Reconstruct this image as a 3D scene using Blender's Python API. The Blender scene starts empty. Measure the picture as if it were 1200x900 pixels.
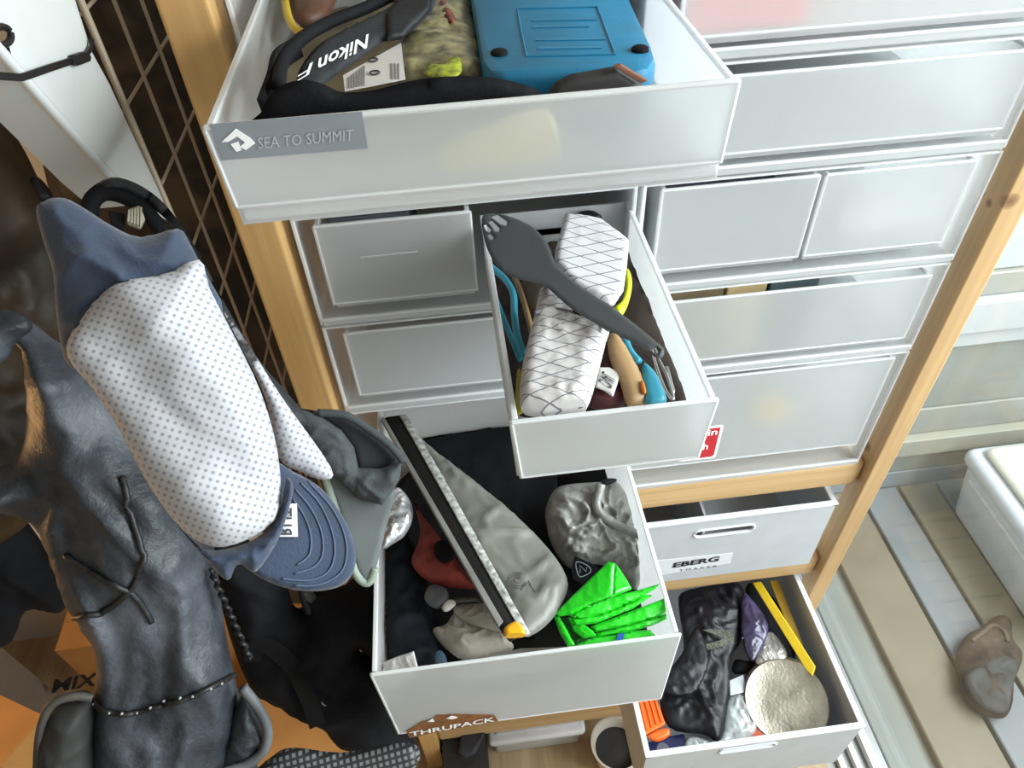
import bpy, bmesh, math, random
import numpy as np
from mathutils import Vector, Matrix, noise
from mathutils.bvhtree import BVHTree
from mathutils.geometry import delaunay_2d_cdt

random.seed(7)
scene = bpy.context.scene
COL = scene.collection

# ---------------------------------------------------------------- camera
RC = np.array([[0.99258099, -0.11494531, -0.03963019],
               [-0.10908829, -0.69799036, -0.70774939],
               [0.05369098, 0.70682178, -0.70535115]])      # rows: right, down, forward
FPX = 852.55
CAM = np.array([0.0, -0.67, 1.75])
cam_data = bpy.data.cameras.new('camera')
cam_data.sensor_width = 36.0
cam_data.lens = FPX / 1200 * 36.0
cam_data.clip_start = 0.02
cam = bpy.data.objects.new('camera', cam_data)
COL.objects.link(cam)
m = Matrix.Identity(4)
for i in range(3):
    m[i][0] = RC[0][i]; m[i][1] = -RC[1][i]; m[i][2] = -RC[2][i]; m[i][3] = CAM[i]
cam.matrix_world = m
scene.camera = cam

# ---------------------------------------------------------------- light
vs = scene.view_settings
vs.view_transform = 'Standard'
vs.look = 'None'
vs.gamma = 1.0
vs.use_curve_mapping = False
vs.exposure = 0.15
scene.cycles.transparent_max_bounces = 20
scene.cycles.max_bounces = 10
scene.cycles.sample_clamp_indirect = 6.0
world = bpy.data.worlds.new('sky')
scene.world = world
world.use_nodes = True
bg = world.node_tree.nodes['Background']
bg.inputs['Color'].default_value = (0.92, 0.96, 1.0, 1)
bg.inputs['Strength'].default_value = 1.1


def area_light(name, loc, target, sx, sy, power, col):
    d = bpy.data.lights.new(name, 'AREA')
    d.shape = 'RECTANGLE'; d.size = sx; d.size_y = sy; d.energy = power; d.color = col
    o = bpy.data.objects.new(name, d)
    COL.objects.link(o)
    o.location = loc
    o.rotation_euler = (Vector(target) - Vector(loc)).to_track_quat('-Z', 'Y').to_euler()
    return o


area_light('daylight_window', (1.9, -0.55, 2.0), (0.1, -0.05, 1.05), 2.0, 1.6, 165, (0.95, 0.98, 1.0))
area_light('daylight_window_rear', (1.0, -2.4, 2.0), (0.0, 0.0, 1.0), 1.6, 1.4, 12, (0.97, 0.98, 1.0))


ld = bpy.data.lights.new('warm_room_lamp', 'POINT')
ld.energy = 8; ld.color = (1.0, 0.55, 0.20); ld.shadow_soft_size = 0.12
lamp = bpy.data.objects.new('warm_room_lamp', ld)
COL.objects.link(lamp); lamp.location = (-1.25, 0.0, 0.95)


# ---------------------------------------------------------------- pixel -> place helpers
def ray(x, y):
    c = np.array([(x - 600) / FPX, (y - 450) / FPX, 1.0])
    v = RC.T @ c
    return v


def ZP(z): return (np.array([0, 0, z]), np.array([0, 0, 1.0]))
def YP(y): return (np.array([0, y, 0]), np.array([0, -1.0, 0]))
def XP(x): return (np.array([x, 0, 0]), np.array([1.0, 0, 0]))


def px(x, y, pl):
    v = ray(x, y)
    t = ((pl[0] - CAM) @ pl[1]) / (v @ pl[1])
    return CAM + t * v


def plane_at(x, y, dist, n):
    v = ray(x, y); v = v / np.linalg.norm(v)
    n = np.array(n, float); n /= np.linalg.norm(n)
    return (CAM + v * dist, n)


def plane3(a, b, c):
    a, b, c = map(np.asarray, (a, b, c))
    n = np.cross(b - a, c - a); n = n / np.linalg.norm(n)
    if n @ (CAM - a) < 0: n = -n
    return (a, n)


def lift(pl, h): return (pl[0] + pl[1] * h, pl[1])


# ---------------------------------------------------------------- objects
ORG = {}
CLAMP = None                                   # inside of the container that soft things settle into


def finish(o, label, cat, group, kind):
    if label: o['label'] = label
    if cat: o['category'] = cat
    if group: o['group'] = group
    if kind: o['kind'] = kind


def E(name, loc, label=None, cat=None, group=None, kind=None):
    o = bpy.data.objects.new(name, None)
    o.empty_display_size = 0.05
    COL.objects.link(o)
    o.location = tuple(float(c) for c in loc)
    ORG[o.name] = np.array(loc, float)
    finish(o, label, cat, group, kind)
    return o


def O(name, g, mat, parent=None, label=None, cat=None, group=None, kind=None, smooth=False):
    V = np.array(g[0], float); F = g[1]
    if CLAMP is not None: V = np.clip(V, CLAMP[0], CLAMP[1])
    if parent is None:
        org = np.array([(V[:, 0].min() + V[:, 0].max()) / 2, (V[:, 1].min() + V[:, 1].max()) / 2, V[:, 2].min()])
    else:
        org = (V.min(0) + V.max(0)) / 2
    me = bpy.data.meshes.new(name)
    me.from_pydata([tuple(p) for p in (V - org)], [], [list(f) for f in F])
    if len(g) > 2 and g[2] is not None:
        uvl = me.uv_layers.new(name='UVMap')
        UV = g[2]
        for l in me.loops: uvl.data[l.index].uv = UV[l.vertex_index]
    bm = bmesh.new(); bm.from_mesh(me)
    bmesh.ops.recalc_face_normals(bm, faces=bm.faces)
    bm.to_mesh(me); bm.free()
    if smooth:
        for p in me.polygons: p.use_smooth = True
        if smooth is not True:
            me.set_sharp_from_angle(angle=math.radians(smooth))
    me.materials.append(mat)
    o = bpy.data.objects.new(name, me)
    COL.objects.link(o)
    ORG[o.name] = org
    if parent is not None:
        o.parent = parent
        o.location = tuple(org - ORG[parent.name])
    else:
        o.location = tuple(org)
    finish(o, label, cat, group, kind)
    return o


# ---------------------------------------------------------------- geometry
def from_bm(bm):
    bm.verts.index_update()
    V = [tuple(v.co) for v in bm.verts]; F = [[v.index for v in f.verts] for f in bm.faces]
    bm.free()
    return V, F


def bevel_g(g, w, seg=2, angle=30):
    bm = bmesh.new()
    vs_ = [bm.verts.new(p) for p in g[0]]
    for f in g[1]:
        try: bm.faces.new([vs_[i] for i in f])
        except ValueError: pass
    bmesh.ops.recalc_face_normals(bm, faces=bm.faces)
    ed = [e for e in bm.edges if len(e.link_faces) == 2 and e.calc_face_angle(0) > math.radians(angle)]
    bmesh.ops.bevel(bm, geom=ed, offset=w, segments=seg, affect='EDGES', profile=0.5)
    return from_bm(bm)


def boxg(x0, x1, y0, y1, z0, z1, bev=0, seg=2):
    V = [(x, y, z) for z in (z0, z1) for y in (y0, y1) for x in (x0, x1)]
    F = [(0, 2, 3, 1), (4, 5, 7, 6), (0, 1, 5, 4), (2, 6, 7, 3), (0, 4, 6, 2), (1, 3, 7, 5)]
    g = (V, F)
    return bevel_g(g, bev, seg) if bev else g


def joing(*gs):
    V, F = [], []
    for g in gs:
        n = len(V)
        V += [tuple(p) for p in g[0]]
        F += [[i + n for i in f] for f in g[1]]
    return V, F


def prism(pts, vec, bev=0):
    n = len(pts); vec = np.array(vec, float)
    V = [tuple(p) for p in pts] + [tuple(np.array(p) + vec) for p in pts]
    F = [list(range(n)), list(range(2 * n - 1, n - 1, -1))] + [[i, (i + 1) % n, (i + 1) % n + n, i + n] for i in range(n)]
    g = (V, F)
    return bevel_g(g, bev) if bev else g


def trayg(x0, x1, y0, y1, z0, z1, t, opening='z', bev=0.0):
    """open box with wall thickness t; opening 'z' (up) or 'y' (towards -Y)"""
    if opening == 'y':
        V, F = trayg(x0, x1, z0, z1, -y1, -y0, t, 'z', 0)
        V = [(a, -c, b) for a, b, c in V]
        g = (V, F)
        return bevel_g(g, bev) if bev else g
    def ring(a0, a1, b0, b1, z): return [(a0, b0, z), (a1, b0, z), (a1, b1, z), (a0, b1, z)]
    V = ring(x0, x1, y0, y1, z0) + ring(x0, x1, y0, y1, z1) + ring(x0 + t, x1 - t, y0 + t, y1 - t, z1) + ring(x0 + t, x1 - t, y0 + t, y1 - t, z0 + t)
    F = [[0, 3, 2, 1], [12, 13, 14, 15]]
    for k in range(4):
        a, b = k, (k + 1) % 4
        F += [[a, b, 4 + b, 4 + a], [4 + a, 4 + b, 8 + b, 8 + a], [8 + a, 8 + b, 12 + b, 12 + a]]
    g = (V, F)
    return bevel_g(g, bev) if bev else g


def spline(pts, per=6, closed=False):
    P = [np.array(p, float) for p in pts]
    n = len(P); out = []
    rng = range(n if closed else n - 1)
    for i in rng:
        if closed: p0, p1, p2, p3 = P[(i - 1) % n], P[i], P[(i + 1) % n], P[(i + 2) % n]
        else: p0, p1, p2, p3 = P[max(i - 1, 0)], P[i], P[i + 1], P[min(i + 2, n - 1)]
        for k in range(per):
            t = k / per
            out.append(0.5 * ((2 * p1) + (-p0 + p2) * t + (2 * p0 - 5 * p1 + 4 * p2 - p3) * t * t + (-p0 + 3 * p1 - 3 * p2 + p3) * t ** 3))
    if not closed: out.append(P[-1])
    return out


def sweep(path, section, up=(0, 0, 1), closed=False, taper=None):
    """sweep a 2D section (list of (a,b)) along a 3D path; a along side, b along up"""
    P = [np.array(p, float) for p in path]; n = len(P); k = len(section)
    V, F = [], []
    up = np.array(up, float)
    for i in range(n):
        a = P[(i - 1) % n] if closed else P[max(i - 1, 0)]
        b = P[(i + 1) % n] if closed else P[min(i + 1, n - 1)]
        t = b - a; t /= (np.linalg.norm(t) + 1e-12)
        s = np.cross(t, up)
        if np.linalg.norm(s) < 1e-4: s = np.cross(t, np.array([0.3, 1, 0.1]))
        s /= np.linalg.norm(s); w = np.cross(s, t)
        sc = taper(i / max(n - 1, 1)) if taper else 1.0
        for (c, d) in section: V.append(tuple(P[i] + (s * c + w * d) * sc))
    for i in range(n if closed else n - 1):
        j = (i + 1) % n
        for q in range(k):
            F.append([i * k + q, i * k + (q + 1) % k, j * k + (q + 1) % k, j * k + q])
    if not closed:
        F += [list(range(k))[::-1], [(n - 1) * k + q for q in range(k)]]
    return V, F


def tubeg(path, r, n=8, closed=False, taper=None):
    return sweep(path, [(r * math.cos(2 * math.pi * q / n), r * math.sin(2 * math.pi * q / n)) for q in range(n)], closed=closed, taper=taper)


def ribbong(path, w, t, up=(0, 0, 1)):
    return sweep(path, [(-w / 2, -t / 2), (w / 2, -t / 2), (w / 2, t / 2), (-w / 2, t / 2)], up=up)


def latheg(profile, center, axis=(0, 0, 1), n=40):
    ax = np.array(axis, float); ax /= np.linalg.norm(ax)
    a = np.cross(ax, [0.3, 0.9, 0.2]); a /= np.linalg.norm(a); b = np.cross(ax, a)
    V, F = [], []; c = np.array(center, float)
    for (r, h) in profile:
        for q in range(n):
            th = 2 * math.pi * q / n
            V.append(tuple(c + ax * h + (a * math.cos(th) + b * math.sin(th)) * r))
    for i in range(len(profile) - 1):
        for q in range(n):
            F.append([i * n + q, i * n + (q + 1) % n, (i + 1) * n + (q + 1) % n, (i + 1) * n + q])
    F += [list(range(n))[::-1], [(len(profile) - 1) * n + q for q in range(n)]]
    return V, F


def frame_of(n):
    n = np.array(n, float); n /= np.linalg.norm(n)
    r = np.array([1.0, 0, 0]) if abs(n[0]) < 0.9 else np.array([0, 1.0, 0])
    u = r - (r @ n) * n; u /= np.linalg.norm(u)
    return u, np.cross(n, u), n


def inside(pts, poly):
    x, y = pts[:, 0], pts[:, 1]
    r = np.zeros(len(pts), bool); n = len(poly)
    for i in range(n):
        x0, y0 = poly[i]; x1, y1 = poly[(i + 1) % n]
        if y0 == y1: continue
        c = ((y0 > y) != (y1 > y)) & (x < (x1 - x0) * (y - y0) / (y1 - y0) + x0)
        r ^= c
    return r


def dist_to(pts, poly):
    d = np.full(len(pts), 1e9); n = len(poly)
    for i in range(n):
        a = poly[i]; b = poly[(i + 1) % n]; ab = b - a
        t = np.clip(((pts - a) @ ab) / (ab @ ab + 1e-15), 0, 1)
        d = np.minimum(d, np.linalg.norm(pts - (a + t[:, None] * ab), axis=1))
    return d


def crumple(x, y, seed):
    q = Vector((x, y, seed)); q2 = q + noise.noise_vector(q * 0.7) * 0.7
    r1 = max(0.0, 1 - abs(noise.noise(q2)) * 3.0); r2 = max(0.0, 1 - abs(noise.noise(q2 * 2.3 + Vector((7, 3, 1)))) * 3.0)
    return 0.9 * noise.noise(q * 0.8) + 0.75 * r1 * r1 + 0.35 * r2 * r2


def pillow(outline, pl, T, back=0.7, w=None, res=None, smooth=True, wr=0.0, wf=14.0, holes=(), per=4, warp=None, aniso=(1, 1), seed=0.0, pixels=True, round_=0.5):
    """closed puffed body over an outline lying in a plane: real thickness T in front, T*back behind.
    wr/wf: wrinkle height and frequency, warp(u,v)->extra offset of the whole sheet along the normal"""
    u, v, n = frame_of(pl[1]); o = pl[0]
    P3 = [px(p[0], p[1], pl) for p in outline] if pixels else [np.array(p) for p in outline]
    Q = np.array([[(p - o) @ u, (p - o) @ v] for p in P3])
    if smooth: Q = np.array(spline(Q, per, True))
    H = []
    for h in holes:
        hq = np.array([[(px(p[0], p[1], pl) - o) @ u, (px(p[0], p[1], pl) - o) @ v] for p in h]); H.append(hq)
    size = (Q.max(0) - Q.min(0))
    if res is None: res = max(size) / (46 if wr else 34)
    if w is None: w = min(size) * 0.45
    # resample the boundary
    def resample(q):
        out = []
        for i in range(len(q)):
            a, b = q[i], q[(i + 1) % len(q)]
            k = max(1, int(np.linalg.norm(b - a) / res))
            for j in range(k): out.append(a + (b - a) * j / k)
        return np.array(out)
    Q = resample(Q); H = [resample(h) for h in H]
    gx, gy = np.meshgrid(np.arange(Q[:, 0].min(), Q[:, 0].max(), res), np.arange(Q[:, 1].min(), Q[:, 1].max(), res))
    gx = gx + (np.arange(gx.shape[0]) % 2)[:, None] * res * 0.5
    G = np.stack([gx.ravel(), gy.ravel()], 1)
    k = inside(G, Q) & (dist_to(G, Q) > res * 0.45)
    for h in H: k &= ~inside(G, h) & (dist_to(G, h) > res * 0.35)
    G = G[k]
    pts = np.concatenate([Q] + H + [G]); nb = len(Q); edges = [(i, (i + 1) % nb) for i in range(nb)]; s = nb
    for h in H:
        edges += [(s + i, s + (i + 1) % len(h)) for i in range(len(h))]; s += len(h)
    r = delaunay_2d_cdt([Vector(p) for p in pts], edges, [], 0, 1e-7)
    pv = np.array([tuple(p) for p in r[0]])
    tris = [t for t in r[2]]
    cen = np.array([pv[t].mean(0) for t in tris])
    ok = inside(cen, Q)
    for h in H: ok &= ~inside(cen, h)
    tris = [t for t, q in zip(tris, ok) if q]
    d = dist_to(pv, Q)
    for h in H: d = np.minimum(d, dist_to(pv, h))
    bd = d < 1e-6
    f = np.clip(d / w, 0, 1)
    hh = (1 - (1 - f) ** 2) ** round_
    A = []; B = []
    for i, (p, q) in enumerate(zip(pv, hh)):
        e = warp(p[0], p[1]) if warp else 0.0
        wn = 0.0
        if wr:
            wn = wr * crumple(p[0] * wf * aniso[0], p[1] * wf * aniso[1], seed) * min(1, f[i] * 3)
        base = o + u * p[0] + v * p[1] + n * e
        A.append(base + n * (T * q + wn)); B.append(base - n * (T * back * q))
    N = len(pv); idx = {}
    V = [tuple(a) for a in A]
    for i in range(N):
        if bd[i]: idx[i] = i
        else: idx[i] = len(V); V.append(tuple(B[i]))
    F = [list(t) for t in tris] + [[idx[i] for i in t][::-1] for t in tris]
    UV = [None] * len(V)
    for i in range(N):
        UV[i] = (pv[i][0], pv[i][1]); UV[idx[i]] = (pv[i][0], pv[i][1])
    return V, F, UV


def drape(pts, g, off=0.002):
    """points lying on the surface of geometry g, where the view line of each pixel meets it"""
    t = BVHTree.FromPolygons([Vector(p) for p in g[0]], [list(f) for f in g[1]])
    out = []
    for (x, y) in pts:
        d = ray(x, y); d = d / np.linalg.norm(d)
        hit = t.ray_cast(Vector(CAM), Vector(d))
        if hit[0] is not None:
            nn = np.array(hit[1])
            if nn @ d > 0: nn = -nn
            out.append(np.array(hit[0]) + nn * off)
    return out


def slab(outline, pl, t, bev=0.0, smooth=False, per=4):
    """flat plate of thickness t whose front face lies in the plane"""
    P3 = [px(p[0], p[1], pl) for p in outline]
    if smooth: P3 = spline(P3, per, True)
    return prism(P3, -np.array(pl[1]) * t, bev)


def textg(s, pl, p0, p1, ptop, t=0.0006, bold=0.0, pixels=True):
    """lettering as thin solid letters; baseline from pixel p0 to p1, letter tops towards ptop"""
    cu = bpy.data.curves.new('lettering', 'FONT'); cu.body = s; cu.offset = bold; cu.resolution_u = 2
    ob = bpy.data.objects.new('lettering', cu); COL.objects.link(ob)
    me = bpy.data.meshes.new_from_object(ob.evaluated_get(bpy.context.evaluated_depsgraph_get()))
    V = np.array([tuple(v.co) for v in me.vertices]); F = [list(p.vertices) for p in me.polygons]
    bpy.data.objects.remove(ob); bpy.data.curves.remove(cu); bpy.data.meshes.remove(me)
    a, b, c = (px(*p0, pl), px(*p1, pl), px(*ptop, pl)) if pixels else [np.array(q) for q in (p0, p1, ptop)]
    n = np.array(pl[1])
    x0, x1 = V[:, 0].min(), V[:, 0].max(); y0, y1 = V[:, 1].min(), V[:, 1].max()
    W = [tuple(a + (b - a) * (q[0] - x0) / (x1 - x0) + (c - a) * (q[1] - y0) / (y1 - y0) + n * t) for q in V]
    return W, F


# ---------------------------------------------------------------- materials
MATS = {}


def newmat(name):
    mt = bpy.data.materials.new(name); mt.use_nodes = True
    nt = mt.node_tree
    return mt, nt, nt.nodes, nt.links, nt.nodes['Principled BSDF']


def mathn(nt, op, a, b=None, clamp=False):
    n = nt.nodes.new('ShaderNodeMath'); n.operation = op; n.use_clamp = clamp
    for i, q in enumerate((a, b)):
        if q is None: continue
        if isinstance(q, (int, float)): n.inputs[i].default_value = q
        else: nt.links.new(q, n.inputs[i])
    return n.outputs[0]


def dotn(nt, vec, d):
    n = nt.nodes.new('ShaderNodeVectorMath'); n.operation = 'DOT_PRODUCT'
    nt.links.new(vec, n.inputs[0]); n.inputs[1].default_value = d
    return n.outputs['Value']


def mixc(nt, fac, a, b):
    n = nt.nodes.new('ShaderNodeMix'); n.data_type = 'RGBA'
    for i, q in ((0, fac), (6, a), (7, b)):
        if isinstance(q, (int, float)): n.inputs[i].default_value = q
        elif isinstance(q, tuple): n.inputs[i].default_value = (*q, 1) if len(q) == 3 else q
        else: nt.links.new(q, n.inputs[i])
    return n.outputs[2]


def texco(nt, which='Object', scale=(1, 1, 1)):
    t = nt.nodes.new('ShaderNodeTexCoord'); mp = nt.nodes.new('ShaderNodeMapping')
    mp.inputs['Scale'].default_value = scale
    nt.links.new(t.outputs[which], mp.inputs['Vector'])
    return mp.outputs['Vector']


def noisen(nt, vec, scale, detail=4, rough=0.55):
    n = nt.nodes.new('ShaderNodeTexNoise'); n.inputs['Scale'].default_value = scale
    n.inputs['Detail'].default_value = detail; n.inputs['Roughness'].default_value = rough
    nt.links.new(vec, n.inputs['Vector'])
    return n.outputs['Fac']


def ramp(nt, fac, stops):
    n = nt.nodes.new('ShaderNodeValToRGB')
    while len(n.color_ramp.elements) < len(stops): n.color_ramp.elements.new(0.5)
    for e, (p, c) in zip(n.color_ramp.elements, stops): e.position = p; e.color = (*c, 1)
    nt.links.new(fac, n.inputs['Fac'])
    return n.outputs['Color']


def bumpn(nt, h, strength, dist=0.002):
    b = nt.nodes.new('ShaderNodeBump'); b.inputs['Strength'].default_value = strength; b.inputs['Distance'].default_value = dist
    nt.links.new(h, b.inputs['Height'])
    return b.outputs['Normal']


def plain(name, col, rough=0.55, metal=0.0, vary=0.12, vs_=18.0, bump=0.0, bs=120.0, spec=0.5, sheen=0.0, col2=None, coat=0.0):
    """solid material with a faint procedural variation and relief"""
    if name in MATS: return MATS[name]
    mt, nt, N, L, p = newmat(name)
    v = texco(nt)
    f = noisen(nt, v, vs_)
    c2 = col2 if col2 else tuple(max(0, c * (1 - 2.2 * vary)) for c in col)
    c1 = col if col2 else tuple(min(1, c * (1 + vary)) for c in col)
    L.new(ramp(nt, f, [(0.3, c2), (0.7, c1)]), p.inputs['Base Color'])
    p.inputs['Roughness'].default_value = rough; p.inputs['Metallic'].default_value = metal
    p.inputs['Specular IOR Level'].default_value = spec
    p.inputs['Sheen Weight'].default_value = sheen
    p.inputs['Coat Weight'].default_value = coat
    if bump: L.new(bumpn(nt, noisen(nt, v, bs, 5), bump), p.inputs['Normal'])
    MATS[name] = mt
    return mt


def wood(name, axis, light, dark, knots=(), rough=0.5):
    mt, nt, N, L, p = newmat(name)
    sc = [38, 38, 38]; sc[axis] = 1.6
    v = texco(nt, 'Object', tuple(sc))
    f1 = noisen(nt, v, 1.0, 6, 0.6)
    sc2 = [150, 150, 150]; sc2[axis] = 5
    f2 = noisen(nt, texco(nt, 'Object', tuple(sc2)), 1.0, 3)
    f = mathn(nt, 'ADD', mathn(nt, 'MULTIPLY', f1, 0.75), mathn(nt, 'MULTIPLY', f2, 0.25))
    c = ramp(nt, f, [(0.32, dark), (0.5, tuple((a + b) / 2 for a, b in zip(light, dark))), (0.62, light)])
    tc = nt.nodes.new('ShaderNodeTexCoord')
    for (kx, ky, kz, r) in knots:
        d = nt.nodes.new('ShaderNodeVectorMath'); d.operation = 'DISTANCE'
        L.new(tc.outputs['Object'], d.inputs[0]); d.inputs[1].default_value = (kx, ky, kz)
        w = mathn(nt, 'SUBTRACT', 1.0, mathn(nt, 'DIVIDE', d.outputs['Value'], r), True)
        c = mixc(nt, mathn(nt, 'POWER', w, 0.5), c, (0.16, 0.075, 0.03))
    L.new(c, p.inputs['Base Color'])
    p.inputs['Roughness'].default_value = rough
    L.new(bumpn(nt, f, 0.15, 0.001), p.inputs['Normal'])
    MATS[name] = mt
    return mt


def facing_sheen(nt, base, edge):
    lw = nt.nodes.new('ShaderNodeLayerWeight'); lw.inputs['Blend'].default_value = 0.5
    return mathn(nt, 'ADD', base, mathn(nt, 'MULTIPLY', mathn(nt, 'POWER', lw.outputs['Facing'], 5.0), edge))


def frosted(name, col, clear=0.1, soft=0.3, glow=0.3, rough=0.35):
    """translucent polypropylene: part clear, part blurred, part glowing through, part plain"""
    mt, nt, N, L, p = newmat(name)
    N.remove(p)
    out = N['Material Output']
    def sh(t): return N.new('ShaderNodeBsdf' + t)
    dif, trl, trn, ref, glo = sh('Diffuse'), sh('Translucent'), sh('Transparent'), sh('Refraction'), sh('Glossy')
    v = texco(nt); f = noisen(nt, v, 25)
    cc = ramp(nt, f, [(0.3, tuple(c * 0.97 for c in col)), (0.7, col)])
    L.new(cc, dif.inputs['Color']); L.new(cc, trl.inputs['Color'])
    trn.inputs['Color'].default_value = (*[min(1, c * 1.1) for c in col], 1)
    ref.inputs['Color'].default_value = (*[min(1, c * 1.08) for c in col], 1)
    ref.inputs['IOR'].default_value = 1.25; ref.inputs['Roughness'].default_value = 0.6
    glo.inputs['Roughness'].default_value = rough
    def mix(fac, a, b):
        q = N.new('ShaderNodeMixShader')
        if isinstance(fac, (int, float)): q.inputs[0].default_value = fac
        else: L.new(fac, q.inputs[0])
        L.new(a, q.inputs[1]); L.new(b, q.inputs[2])
        return q.outputs[0]
    solid = mix(glow, dif.outputs[0], trl.outputs[0])
    thru = mix(soft, trn.outputs[0], ref.outputs[0])
    body = mix(clear, solid, thru)
    L.new(mix(facing_sheen(nt, 0.03, 0.4), body, glo.outputs[0]), out.inputs['Surface'])
    MATS[name] = mt
    return mt


def sheetclear(name, col=(0.95, 0.97, 0.97), amount=0.8, rough=0.05):
    """clear film or pane: see-through with a sharp sheen"""
    mt, nt, N, L, p = newmat(name)
    N.remove(p); out = N['Material Output']
    trn = N.new('ShaderNodeBsdfTransparent'); glo = N.new('ShaderNodeBsdfGlossy'); dif = N.new('ShaderNodeBsdfDiffuse')
    trn.inputs['Color'].default_value = (*col, 1); glo.inputs['Roughness'].default_value = rough
    dif.inputs['Color'].default_value = (*col, 1)
    a = N.new('ShaderNodeMixShader'); a.inputs[0].default_value = amount
    L.new(dif.outputs[0], a.inputs[1]); L.new(trn.outputs[0], a.inputs[2])
    b = N.new('ShaderNodeMixShader')
    L.new(facing_sheen(nt, 0.04, 0.6), b.inputs[0]); L.new(a.outputs[0], b.inputs[1]); L.new(glo.outputs[0], b.inputs[2])
    L.new(b.outputs[0], out.inputs['Surface'])
    MATS[name] = mt
    return mt


def threads(name, base, line, s1, s2, ang1, ang2, width, rough=0.5, sheer=0.0):
    """sailcloth: two crossing sets of woven threads, in the cloth's own coordinates (metres)"""
    mt, nt, N, L, p = newmat(name)
    uv = texco(nt, 'UV')
    masks = []
    for s, a in ((s1, ang1), (s2, ang2)):
        q = mathn(nt, 'FRACT', mathn(nt, 'DIVIDE', mathn(nt, 'ADD', dotn(nt, uv, (math.cos(a), math.sin(a), 0)), 10.0), s))
        masks.append(mathn(nt, 'LESS_THAN', q, width / s))
    mk = mathn(nt, 'MAXIMUM', masks[0], masks[1])
    f = noisen(nt, uv, 60)
    L.new(mixc(nt, mk, ramp(nt, f, [(0.3, tuple(c * 0.93 for c in base)), (0.7, base)]), line), p.inputs['Base Color'])
    p.inputs['Roughness'].default_value = rough
    L.new(bumpn(nt, mk, 0.3, 0.0004), p.inputs['Normal'])
    MATS[name] = mt
    return mt


def dotted(name, base, dot, s, r, ang=0.0, stain=None):
    """eyelet mesh: staggered dots in the cloth's own coordinates (metres)"""
    mt, nt, N, L, p = newmat(name)
    uv = texco(nt, 'UV')
    c, sn = math.cos(ang), math.sin(ang)
    a = mathn(nt, 'ADD', mathn(nt, 'DIVIDE', dotn(nt, uv, (c, sn, 0)), s), 50.0)
    b = mathn(nt, 'ADD', mathn(nt, 'DIVIDE', dotn(nt, uv, (-sn, c, 0)), s), 50.0)
    def cell(off):
        fa = mathn(nt, 'SUBTRACT', mathn(nt, 'FRACT', mathn(nt, 'ADD', a, off)), 0.5)
        fb = mathn(nt, 'SUBTRACT', mathn(nt, 'FRACT', mathn(nt, 'ADD', b, off)), 0.5)
        return mathn(nt, 'ADD', mathn(nt, 'MULTIPLY', fa, fa), mathn(nt, 'MULTIPLY', fb, fb))
    d = mathn(nt, 'SQRT', mathn(nt, 'MINIMUM', cell(0.0), cell(0.5)))
    mk = mathn(nt, 'SUBTRACT', 1.0, mathn(nt, 'MULTIPLY', mathn(nt, 'SUBTRACT', d, r * 0.7), 1 / (r * 0.6), True), True)
    f = noisen(nt, uv, 30)
    bc = ramp(nt, f, [(0.3, tuple(q * 0.95 for q in base)), (0.7, base)])
    L.new(mixc(nt, mk, bc, dot), p.inputs['Base Color'])
    p.inputs['Roughness'].default_value = 0.85
    p.inputs['Sheen Weight'].default_value = 0.2
    L.new(bumpn(nt, mk, -0.5, 0.0008), p.inputs['Normal'])
    MATS[name] = mt
    return mt

# ================================================================ materials used
PP_CASE = frosted('frosted case plastic', (0.92, 0.935, 0.945), clear=0.5, soft=0.35, glow=0.5)
PP_DRAWER = frosted('frosted drawer plastic', (0.92, 0.93, 0.94), clear=0.42, soft=0.8, glow=0.5)
PP_RIM = frosted('milky rim plastic', (0.94, 0.95, 0.96), clear=0.12, soft=0.5, glow=0.5)
PP_FRONT = frosted('frosted front plastic', (0.91, 0.925, 0.935), clear=0.50, soft=0.85, glow=0.5)
GREY_PP = plain('light grey box plastic', (0.50, 0.52, 0.55), 0.55, vary=0.03, bump=0.05, bs=400)
GREY_RIM = plain('pale grey rim plastic', (0.66, 0.67, 0.71), 0.45, vary=0.03)
BLACK = plain('black nylon', (0.008, 0.008, 0.010), 0.8, vary=0.2, bump=0.3, bs=300, spec=0.15)
BLACK_S = plain('black smooth plastic', (0.010, 0.010, 0.012), 0.4, vary=0.1, spec=0.25)
WHITE_MAT = plain('white paper', (0.80, 0.80, 0.80), 0.7, vary=0.03)
CARD = plain('brown corrugated cardboard', (0.42, 0.20, 0.055), 0.75, vary=0.08, vs_=9, bump=0.1, bs=60)
PINE_Z = lambda nm, kn=(): wood(nm, 2, (0.56, 0.37, 0.185), (0.43, 0.265, 0.12), kn)
PINE_X = wood('pine rail', 0, (0.60, 0.40, 0.20), (0.46, 0.285, 0.125))
PINE_Y = wood('pine side rail', 1, (0.56, 0.35, 0.16), (0.42, 0.24, 0.10))

FZ = -0.30                                    # floor level
# ================================================================ setting
st = dict(kind='structure')
O('floor', boxg(-1.7, 0.80, -2.9, 0.55, FZ - 0.05, FZ), wood('oak floor', 1, (0.42, 0.31, 0.18), (0.30, 0.20, 0.11)), **st)
WALLM = plain('painted wall', (0.62, 0.60, 0.56), 0.8, vary=0.02)
O('wall_back', boxg(-1.7, 0.76, 0.52, 0.60, FZ, 2.35), WALLM, **st)
O('wall_left', boxg(-1.78, -1.70, -2.9, 0.60, FZ, 2.35), plain('umber wall', (0.24, 0.19, 0.14), 0.8, vary=0.03), **st)
O('wall_front', boxg(-1.78, 0.98, -2.98, -2.9, FZ, 2.35), WALLM, **st)
O('ceiling', boxg(-1.78, 0.98, -2.98, 0.60, 2.35, 2.42), WALLM, **st)
O('wall_right', boxg(0.84, 0.98, -2.9, 0.60, 2.16, 2.35), WALLM, **st)

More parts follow.
